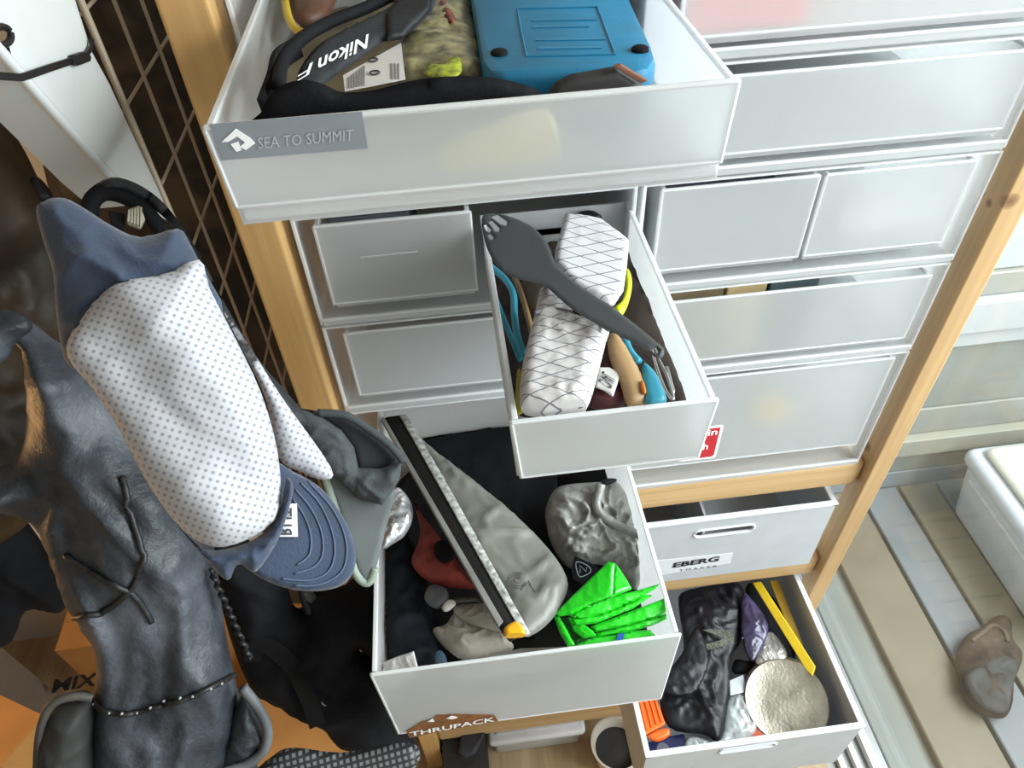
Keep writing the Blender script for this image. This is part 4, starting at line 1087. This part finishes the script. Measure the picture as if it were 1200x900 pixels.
def cord(pts, r=0.0028):
    q = drape(spline(pts, 6), gbp, r * 0.9)
    return tubeg(q, r, 7) if len(q) > 2 else None
for pts in ([(141, 560), (150, 590), (160, 625), (168, 650), (163, 672), (152, 690), (135, 708), (110, 720), (90, 722)], [(80, 650), (110, 670), (140, 686), (152, 692), (165, 706), (177, 728)],
            [(112, 822), (125, 832), (145, 836), (170, 832), (200, 824), (230, 812), (272, 792)]):
    g_ = cord(pts)
    if g_: O('shock_cord', g_, CORD, bp, smooth=True)
for (x, y) in ((116, 825), (130, 834), (147, 835), (163, 833), (181, 828), (197, 820), (212, 815), (228, 811), (243, 806), (255, 801)):
    q = drape([(x, y)], gbp, 0.0045)
    if q: O('cord_fleck', latheg([(0.0005, -0.0012), (0.0016, 0), (0.0005, 0.0012)], q[0], n=6), plain('silver fleck', (0.35, 0.34, 0.32), 0.4), bp)
O('stretch_pocket', pillow([(40, 960), (42, 870), (55, 832), (75, 818), (104, 815), (112, 840), (112, 960)], lift(pbp, 0.02), 0.03, 0.9, w=0.03, wr=0.006), plain('dark stretch mesh', (0.018, 0.017, 0.016), 0.7, vary=0.3), bp, smooth=True)
O('pocket_rim', tubeg(spline([px(x, y, lift(pbp, 0.035)) for x, y in ((44, 960), (45, 880), (52, 840), (66, 822), (90, 816), (108, 818))], 5), 0.004, 8), plain('worn grey binding', (0.055, 0.050, 0.042), 0.6, vary=0.3), bp, smooth=True)
O('side_pocket', pillow([(240, 960), (262, 880), (284, 812), (302, 830), (313, 855), (310, 880), (292, 900), (280, 960)], lift(pbp, 0.03), 0.02, 0.9, w=0.02, wr=0.006), XPAC, bp, smooth=True)
O('pocket_rim', tubeg(spline([px(x, y, lift(pbp, 0.052)) for x, y in ((284, 806), (300, 826), (313, 852), (310, 878), (290, 896), (262, 906))], 5), 0.005, 8), plain('grey binding', (0.10, 0.105, 0.115), 0.6, vary=0.3), bp, smooth=True)
O('cord_coil', tubeg(spline([px(247 + 1.6 * k + 2.2 * math.sin(k * 2.1), 668 + 3.6 * k, lift(pbp, 0.035 + 0.003 * math.cos(k * 2.1))) for k in range(30)], 3), 0.0024, 6), CORD, bp, smooth=True)
O('shoulder_flap', pillow([(-60, 365), (0, 362), (28, 368), (38, 385), (18, 402), (2, 425), (-60, 440)], lift(pbp, 0.045), 0.012, 0.9, wr=0.006), XPAC, bp, smooth=True)

# black strap loop with a buckle behind the cap
sl = E('strap_loop', px(160, 240, XP(-0.25)), 'black padded strap with ribbed buckle looping behind the mesh cap', 'strap')
psl = plane_at(220, 320, 0.60, (0.3, -0.6, 0.6))
O('padded_band', pillow([(100, 258), (94, 240), (104, 222), (130, 208), (158, 214), (188, 234), (214, 266), (236, 302), (266, 360), (302, 420), (345, 470), (362, 495), (330, 500), (282, 430), (246, 350), (226, 306), (204, 268), (180, 245), (150, 228), (128, 226), (110, 236), (108, 256)], psl, 0.012, 0.8, w=0.010, per=3), plain('black padded mesh', (0.012, 0.013, 0.016), 0.7, bump=0.4, bs=600), sl, smooth=True)
O('inner_band', tubeg(spline([px(x, y, psl) for x, y in ((106, 252), (108, 236), (124, 226), (150, 232), (175, 252), (196, 280))], 6), 0.006, 8), BLACK, sl, smooth=True)
O('buckle', slab([(150, 244), (164, 240), (170, 256), (164, 268), (148, 262)], lift(psl, 0.008), 0.006, 0.0015), plain('ribbed tan buckle', (0.33, 0.29, 0.22), 0.5, vary=0.2, vs_=200), sl)
for k in range(5):
    O('buckle_rib', tubeg([px(151.5 + 3.4 * k, 246 - 0.8 * k, lift(psl, 0.009)), px(150.5 + 3.6 * k, 260 + 1.2 * k, lift(psl, 0.009))], 0.0008, 5), plain('pale rib', (0.42, 0.38, 0.30), 0.5), sl)
O('webbing_keeper', slab([(126, 246), (146, 250), (146, 270), (130, 262)], lift(psl, 0.004), 0.005, 0.001), BLACK, sl)

# blue and white mesh cap
NAVY = plain('dusty blue cotton', (0.021, 0.035, 0.071), 0.8, vary=0.10, vs_=20, bump=0.3, bs=500, sheen=0.2)
MESH = dotted('white eyelet mesh', (0.41, 0.41, 0.44), (0.20, 0.20, 0.235), 0.0058, 0.17, math.radians(20))
cp = E('baseball_cap', px(230, 560, YP(-0.33)), 'dusty blue cap with white eyelet mesh crown and curved bill', 'cap')
pc = plane_at(220, 450, 0.50, (0.28, -0.60, 0.62))
O('back_panel', pillow([(42, 246), (52, 236), (75, 232), (102, 246), (130, 264), (165, 278), (208, 268), (222, 284), (236, 312), (262, 370), (200, 400), (140, 430), (84, 432), (68, 385), (62, 320), (50, 280)], lift(pc, -0.006), 0.022, 0.8, w=0.04, wr=0.008, wf=22, per=3), NAVY, cp, smooth=True)
gmesh = pillow([(138, 333), (185, 322), (233, 304), (246, 338), (276, 396), (306, 460), (325, 530), (329, 598), (312, 620), (286, 633), (250, 641), (214, 622), (176, 572), (140, 502), (110, 456), (81, 420), (84, 390), (106, 355)], lift(pc, 0.014), 0.032, 0.5, w=0.05, wr=0.003, wf=14, res=0.004, per=3, warp=lambda u, v: 0.004 * math.sin((u * 0.80 + v * 0.55) * 120))
O('mesh_panel', gmesh, MESH, cp, smooth=True)
O('side_panel', pillow([(262, 365), (290, 402), (330, 465), (388, 548), (378, 562), (350, 552), (326, 535), (312, 470), (285, 410)], lift(pc, -0.012), 0.008, 0.8, w=0.02), MESH, cp, smooth=True)
O('front_band', pillow([(200, 605), (228, 636), (250, 645), (290, 636), (318, 616), (330, 590), (336, 560), (344, 572), (334, 612), (322, 640), (300, 670), (284, 662), (276, 664), (266, 680), (240, 654)], lift(pc, 0.012), 0.018, 0.8, w=0.02, wr=0.005, wf=40, per=3), NAVY, cp, smooth=True)
pbl = plane_at(355, 625, 0.505, (0.42, -0.50, 0.75))
gbill = pillow([(320, 545), (345, 553), (378, 573), (404, 608), (417, 645), (413, 672), (396, 688), (362, 693), (325, 686), (294, 668), (306, 650), (320, 612)], pbl, 0.0035, 1.0, w=0.004, warp=lambda u, v: -1.6 * (u * 0.7 + v * 0.7) ** 2, per=4)
O('bill', gbill, NAVY, cp, smooth=True)
STI = plain('blue stitching', (0.066, 0.090, 0.156), 0.8)
for arc in ([(352, 566), (374, 590), (388, 620), (392, 648), (384, 670), (362, 680), (330, 678)], [(346, 574), (364, 596), (376, 622), (378, 648), (368, 664), (345, 672)], [(343, 585), (356, 604), (364, 628), (362, 650), (348, 662)], [(360, 564), (386, 592), (402, 622), (406, 650), (398, 672), (374, 685), (345, 686)]):
    q = drape(spline(arc, 6), gbill, 0.0004)
    if len(q) > 3: O('stitch_line', tubeg(q, 0.0007, 5), STI, cp, smooth=True)
O('woven_tag', slab([(325, 591), (348, 590), (349, 629), (322, 629)], lift(pbl, 0.006), 0.001), plain('pale woven tag', (0.62, 0.63, 0.68), 0.8, vary=0.03), cp)
ptg2 = lift(pbl, 0.0068)
O('tag_lettering', textg('RUT', ptg2, (326, 627), (326, 595), (342, 627), bold=0.02), INK, cp)

# slate visor hat behind it
SLATEC = plain('slate washed cotton', (0.049, 0.055, 0.062), 0.85, vary=0.12, vs_=25, bump=0.3, bs=400)
vh = E('visor_hat', px(425, 650, YP(-0.2)), 'slate grey cap with pale green brim edge hanging over the deep drawer', 'cap')
pv_ = plane_at(430, 560, 0.64, (0.15, -0.72, 0.6))
O('brim', pillow([(378, 545), (398, 556), (425, 582), (462, 572), (452, 620), (442, 660), (431, 683), (418, 672), (406, 632), (392, 590)], lift(pv_, -0.006), 0.0035, 1.0, w=0.004), plain('grey green brim cloth', (0.109, 0.124, 0.124), 0.85, vary=0.08), vh, smooth=True)
O('brim_edge', tubeg(spline([px(x, y, lift(pv_, -0.004)) for x, y in ((378, 548), (390, 588), (404, 632), (417, 672), (431, 683), (440, 666))], 6), 0.0038, 8), plain('pale green binding', (0.26, 0.31, 0.26), 0.8), vh, smooth=True)
O('crown', pillow([(338, 474), (356, 480), (376, 488), (400, 504), (415, 524), (420, 548), (446, 549), (472, 540), (468, 562), (458, 578), (448, 592), (420, 584), (388, 556), (360, 520)], lift(pv_, 0.004), 0.010, 0.9, w=0.012, wr=0.004, wf=34, smooth=False), SLATEC, vh, smooth=True)
O('opening_shade', pillow([(350, 478), (380, 483), (405, 487), (432, 503), (456, 521), (473, 541), (448, 552), (418, 552), (412, 524), (394, 502)], lift(pv_, -0.010), 0.006, 0.9, w=0.008, smooth=False), plain('dark sweatband', (0.020, 0.022, 0.027), 0.9), vh, smooth=True)  # dark piece stands for the shade inside the hat's opening
O('rim_fold', tubeg(spline([px(x, y, lift(pv_, 0.004)) for x, y in ((372, 484), (405, 487), (432, 503), (456, 521), (473, 541))], 5), 0.0035, 8), SLATEC, vh, smooth=True)

# black bag hanging low, woven strap, dark things under the deep drawer
bk = E('black_daypack', px(390, 870, YP(-0.12)), 'black daypack hanging beside the deep drawer with dangling straps', 'backpack')
pbk2 = plane_at(380, 770, 1.05, (0.2, -0.75, 0.55))
O('pack_body', pillow([(240, 600), (300, 640), (345, 680), (385, 694), (420, 672), (440, 620), (452, 690), (452, 790), (486, 850), (478, 875), (400, 874), (376, 850), (345, 838), (318, 822), (290, 800), (262, 720)], pbk2, 0.050, 1.1, w=0.07, wr=0.014, wf=12, holes=[[(336, 683), (348, 688), (358, 712), (352, 716), (343, 708)], [(417, 755), (424, 762), (437, 771), (424, 766)]]), BLACK, bk, smooth=True)
O('strap', ribbong(spline([px(x, y, lift(pbk2, 0.05)) for x, y in ((296, 775), (300, 757), (320, 760), (345, 785), (362, 820), (372, 850))], 6), 0.02, 0.003, up=(0.3, -0.6, 0.6)), plain('dark grey webbing', (0.011, 0.0105, 0.0105), 0.85, vary=0.2, spec=0.1), bk)
O('grey_panel', pillow([(350, 690), (366, 692), (384, 726), (390, 752), (372, 748), (356, 716)], lift(pbk2, 0.012), 0.01, 0.8), plain('charcoal panel', (0.035, 0.034, 0.033), 0.7), bk, smooth=True)
O('ring', tubeg([px(381 + 4 * math.cos(a), 822 + 4.5 * math.sin(a), lift(pbk2, 0.045)) for a in np.linspace(0, 2 * math.pi, 13)[:-1]], 0.0012, 6, True), plain('steel ring', (0.25, 0.25, 0.25), 0.35, metal=0.8), bk, smooth=True)
WEB = threads('grey checked webbing', (0.13, 0.135, 0.145), (0.012, 0.012, 0.013), 0.0068, 0.0068, 0.1, 1.67, 0.0030)
O('checked_strap', pillow([(300, 912), (322, 884), (345, 876), (400, 882), (455, 872), (486, 872), (492, 890), (470, 912), (400, 918)], plane_at(400, 892, 0.92, (0.1, -0.6, 0.75)), 0.008, 0.8, w=0.012, per=3), WEB, label='black strap with grey checked webbing below the black daypack', cat='strap', smooth=True)
O('slate_strap', pillow([(541, 856), (562, 852), (570, 858), (556, 884), (546, 888), (537, 884)], ZP(FZ + 0.145), 0.008, 0.8, w=0.006, smooth=False), plain('slate webbing', (0.035, 0.04, 0.055), 0.7, vary=0.3), label='slate strap end dangling under the brown badge', cat='strap', smooth=True)

# cardboard boxes on the floor
def carton(name, label, a, u_px, z, lu, lv, h, mat=CARD, flip=1):
    A = px(*a, ZP(z)); U = px(*u_px, ZP(z)) - A; U[2] = 0; U /= np.linalg.norm(U)
    W = np.array([-U[1], U[0], 0]) * flip
    b = E(name, A + U * lu / 2 + W * lv / 2 - np.array([0, 0, h]), label, 'box', 'cardboard boxes on the floor')
    def q(s, t, dz): return A + U * s + W * t + np.array([0, 0, dz])
    O('carton_body', prism([q(0, 0, -0.004), q(lu, 0, -0.004), q(lu, lv, -0.004), q(0, lv, -0.004)], (0, 0, -h + 0.004)), mat, b)
    O('flap', prism([q(0, 0, 0), q(lu, 0, 0), q(lu, lv / 2 - 0.002, 0), q(0, lv / 2 - 0.002, 0)], (0, 0, -0.0035)), mat, b)
    O('flap', prism([q(0, lv / 2 + 0.002, 0), q(lu, lv / 2 + 0.002, 0), q(lu, lv, 0), q(0, lv, 0)], (0, 0, -0.0035)), mat, b)
    O('packing_tape', prism([q(0, lv / 2 - 0.025, 0.0006), q(lu, lv / 2 - 0.025, 0.0006), q(lu, lv / 2 + 0.025, 0.0006), q(0, lv / 2 + 0.025, 0.0006)], (0, 0, -0.0006)), plain('glossy brown tape', (0.40, 0.19, 0.05), 0.12, vary=0.1), b)
    return b, A, U
c1, A1, U1 = carton('cardboard_box', 'cardboard box with black lettering below the black puffed shape', (64, 763), (112, 756), 0.05, 0.42, 0.20, 0.345)
n1 = np.array([U1[1], -U1[0], 0]); pfc = (A1 + n1 * 0.0005, n1)
O('box_lettering', textg('MIX', pfc, (60, 812), (112, 803), (64, 796), bold=0.03), INK, c1)
carton('cardboard_box', 'cardboard box with glossy tape, partly behind the backpack stretch pocket', (50, 838), (-30, 800), 0.30, 0.45, 0.36, 0.595, flip=1)
carton('cardboard_box', 'kraft box with shade in its greyish colour, standing behind the taped cardboard box', (-72, 770), (-132, 745), 0.20, 0.24, 0.09, 0.495, plain('shaded kraft card', (0.20, 0.15, 0.11), 0.75, vary=0.05), flip=-1)  # dull grey brown puts the box's shade into its card colour
carton('cardboard_box', 'wide cardboard box on the floor beneath the black daypack', (270, 905), (400, 893), -0.06, 0.34, 0.42, 0.236)

# lidded container and pot at the foot of the shelf
pl_a, pl_b = px(573, 873, ZP(-0.19)), px(686, 851, ZP(-0.19))
lc = E('lidded_container', ((pl_a[0] + pl_b[0]) / 2, pl_a[1] + 0.13, FZ), 'white lidded plastic container on the floor under the shelf', 'container')
y0 = float(min(pl_a[1], pl_b[1])); x0, x1 = float(pl_a[0]), float(pl_b[0])
O('body', boxg(x0 + 0.012, x1 - 0.012, y0 + 0.012, y0 + 0.25, FZ, -0.215, 0.012, 3), frosted('milky container plastic', (0.80, 0.79, 0.76), clear=0.25, soft=0.8, glow=0.3), lc, smooth=40)
O('lid', boxg(x0, x1, y0, y0 + 0.262, -0.215, -0.19, 0.010, 3), plain('white lid plastic', (0.62, 0.62, 0.64), 0.45, vary=0.03), lc, smooth=40)
O('lid_ridge', boxg(x0 + 0.02, x1 - 0.02, y0 + 0.02, y0 + 0.24, -0.190, -0.184, 0.003, 2), MATS['white lid plastic'], lc, smooth=40)
CLAMP = ((-0.176, -0.5, FZ), (x0 - 0.005, 0.38, -0.170))
O('black_stuff_bag', pillow([(452, 862), (480, 840), (560, 818), (600, 812), (590, 860), (572, 880), (570, 960), (440, 960)], ZP(FZ + 0.075), 0.06, 1.2, wr=0.012, wf=10), plain('black brown canvas', (0.016, 0.014, 0.013), 0.75), label='black brown canvas bag on the floor under the deep drawer', cat='bag', smooth=True)
CLAMP = None
pcn = px(720, 890, ZP(FZ))
pt = E('plant_pot', pcn, 'white ceramic pot with grey patch beside the lidded container', 'pot')
O('pot_wall', latheg([(0.045, 0.0), (0.062, 0.10), (0.066, 0.12), (0.061, 0.12), (0.056, 0.10), (0.040, 0.012), (0.001, 0.010)], pcn, n=36), plain('ivory ceramic', (0.55, 0.49, 0.42), 0.4, vary=0.04), pt, smooth=40)
O('soil', latheg([(0.052, 0.080), (0.052, 0.084), (0.001, 0.088)], pcn, n=30), plain('dark soil', (0.02, 0.018, 0.018), 0.9), pt)

# ================================================================ beyond the glass
tb = E('storage_tub', (1.72, 0.35, FZ), 'large pale storage tub with overhanging lid on the deck outside', 'tub')
TUB = plain('pale blue tub plastic', (0.56, 0.60, 0.66), 0.45, vary=0.03)
LID = plain('cream lid plastic', (0.64, 0.63, 0.56), 0.45, vary=0.03)
V = []
for (z, e) in ((FZ + 0.001, 0.0), (-0.06, -0.03)):
    V += [(1.52 + e, 0.10 + e, z), (1.95 - e, 0.10 + e, z), (1.95 - e, 0.57 - e, z), (1.52 + e, 0.57 - e, z)]
O('tub_body', bevel_g((V, [[0, 1, 2, 3], [4, 5, 6, 7], [0, 1, 5, 4], [1, 2, 6, 5], [2, 3, 7, 6], [3, 0, 4, 7]]), 0.03, 4), TUB, tb, smooth=40)
O('lid_skirt', boxg(1.478, 1.99, 0.06, 0.612, -0.075, -0.01, 0.028, 4), TUB, tb, smooth=40)
O('lid', boxg(1.51, 1.96, 0.09, 0.58, -0.012, 0.022, 0.022, 4), LID, tb, smooth=40)
O('grip_rib', boxg(1.488, 1.51, 0.10, 0.55, -0.112, -0.100, 0.004), TUB, tb)
sa = E('brown_reflection', px(1155, 785, ZP(FZ)), 'dark brown solid standing in for a reflection in the glass, on the deck outside', 'bag')  # added solid that stands in for a dark reflection in the door glass
psa = ZP(FZ + 0.03)
gsa = pillow([(1124, 800), (1120, 770), (1132, 745), (1150, 735), (1168, 722), (1184, 730), (1186, 752), (1198, 770), (1188, 800), (1186, 826), (1175, 842), (1150, 836), (1132, 820)], psa, 0.035, 0.8, w=0.05, wr=0.008, wf=14)
O('reflection_body', gsa, plain('dark brown reflection', (0.060, 0.043, 0.035), 0.85, vary=0.4, vs_=14, spec=0.2), sa, smooth=True)
O('flap', pillow([(1130, 792), (1150, 778), (1172, 768), (1192, 776), (1186, 806), (1180, 834), (1156, 832), (1138, 815)], lift(psa, 0.028), 0.012, 0.6, w=0.02, wr=0.004, wf=20), plain('charcoal grey reflection', (0.045, 0.044, 0.043), 0.8, vary=0.3), sa, smooth=True)  # grey patch of the reflection, modelled as a raised piece
O('handle', tubeg(spline(drape([(1140, 752), (1152, 742), (1164, 734), (1176, 740), (1180, 752)], gsa, 0.004), 5), 0.006, 8), plain('brown reflection edge', (0.085, 0.058, 0.045), 0.7), sa, smooth=True)  # brown upper edge of the same modelled reflection
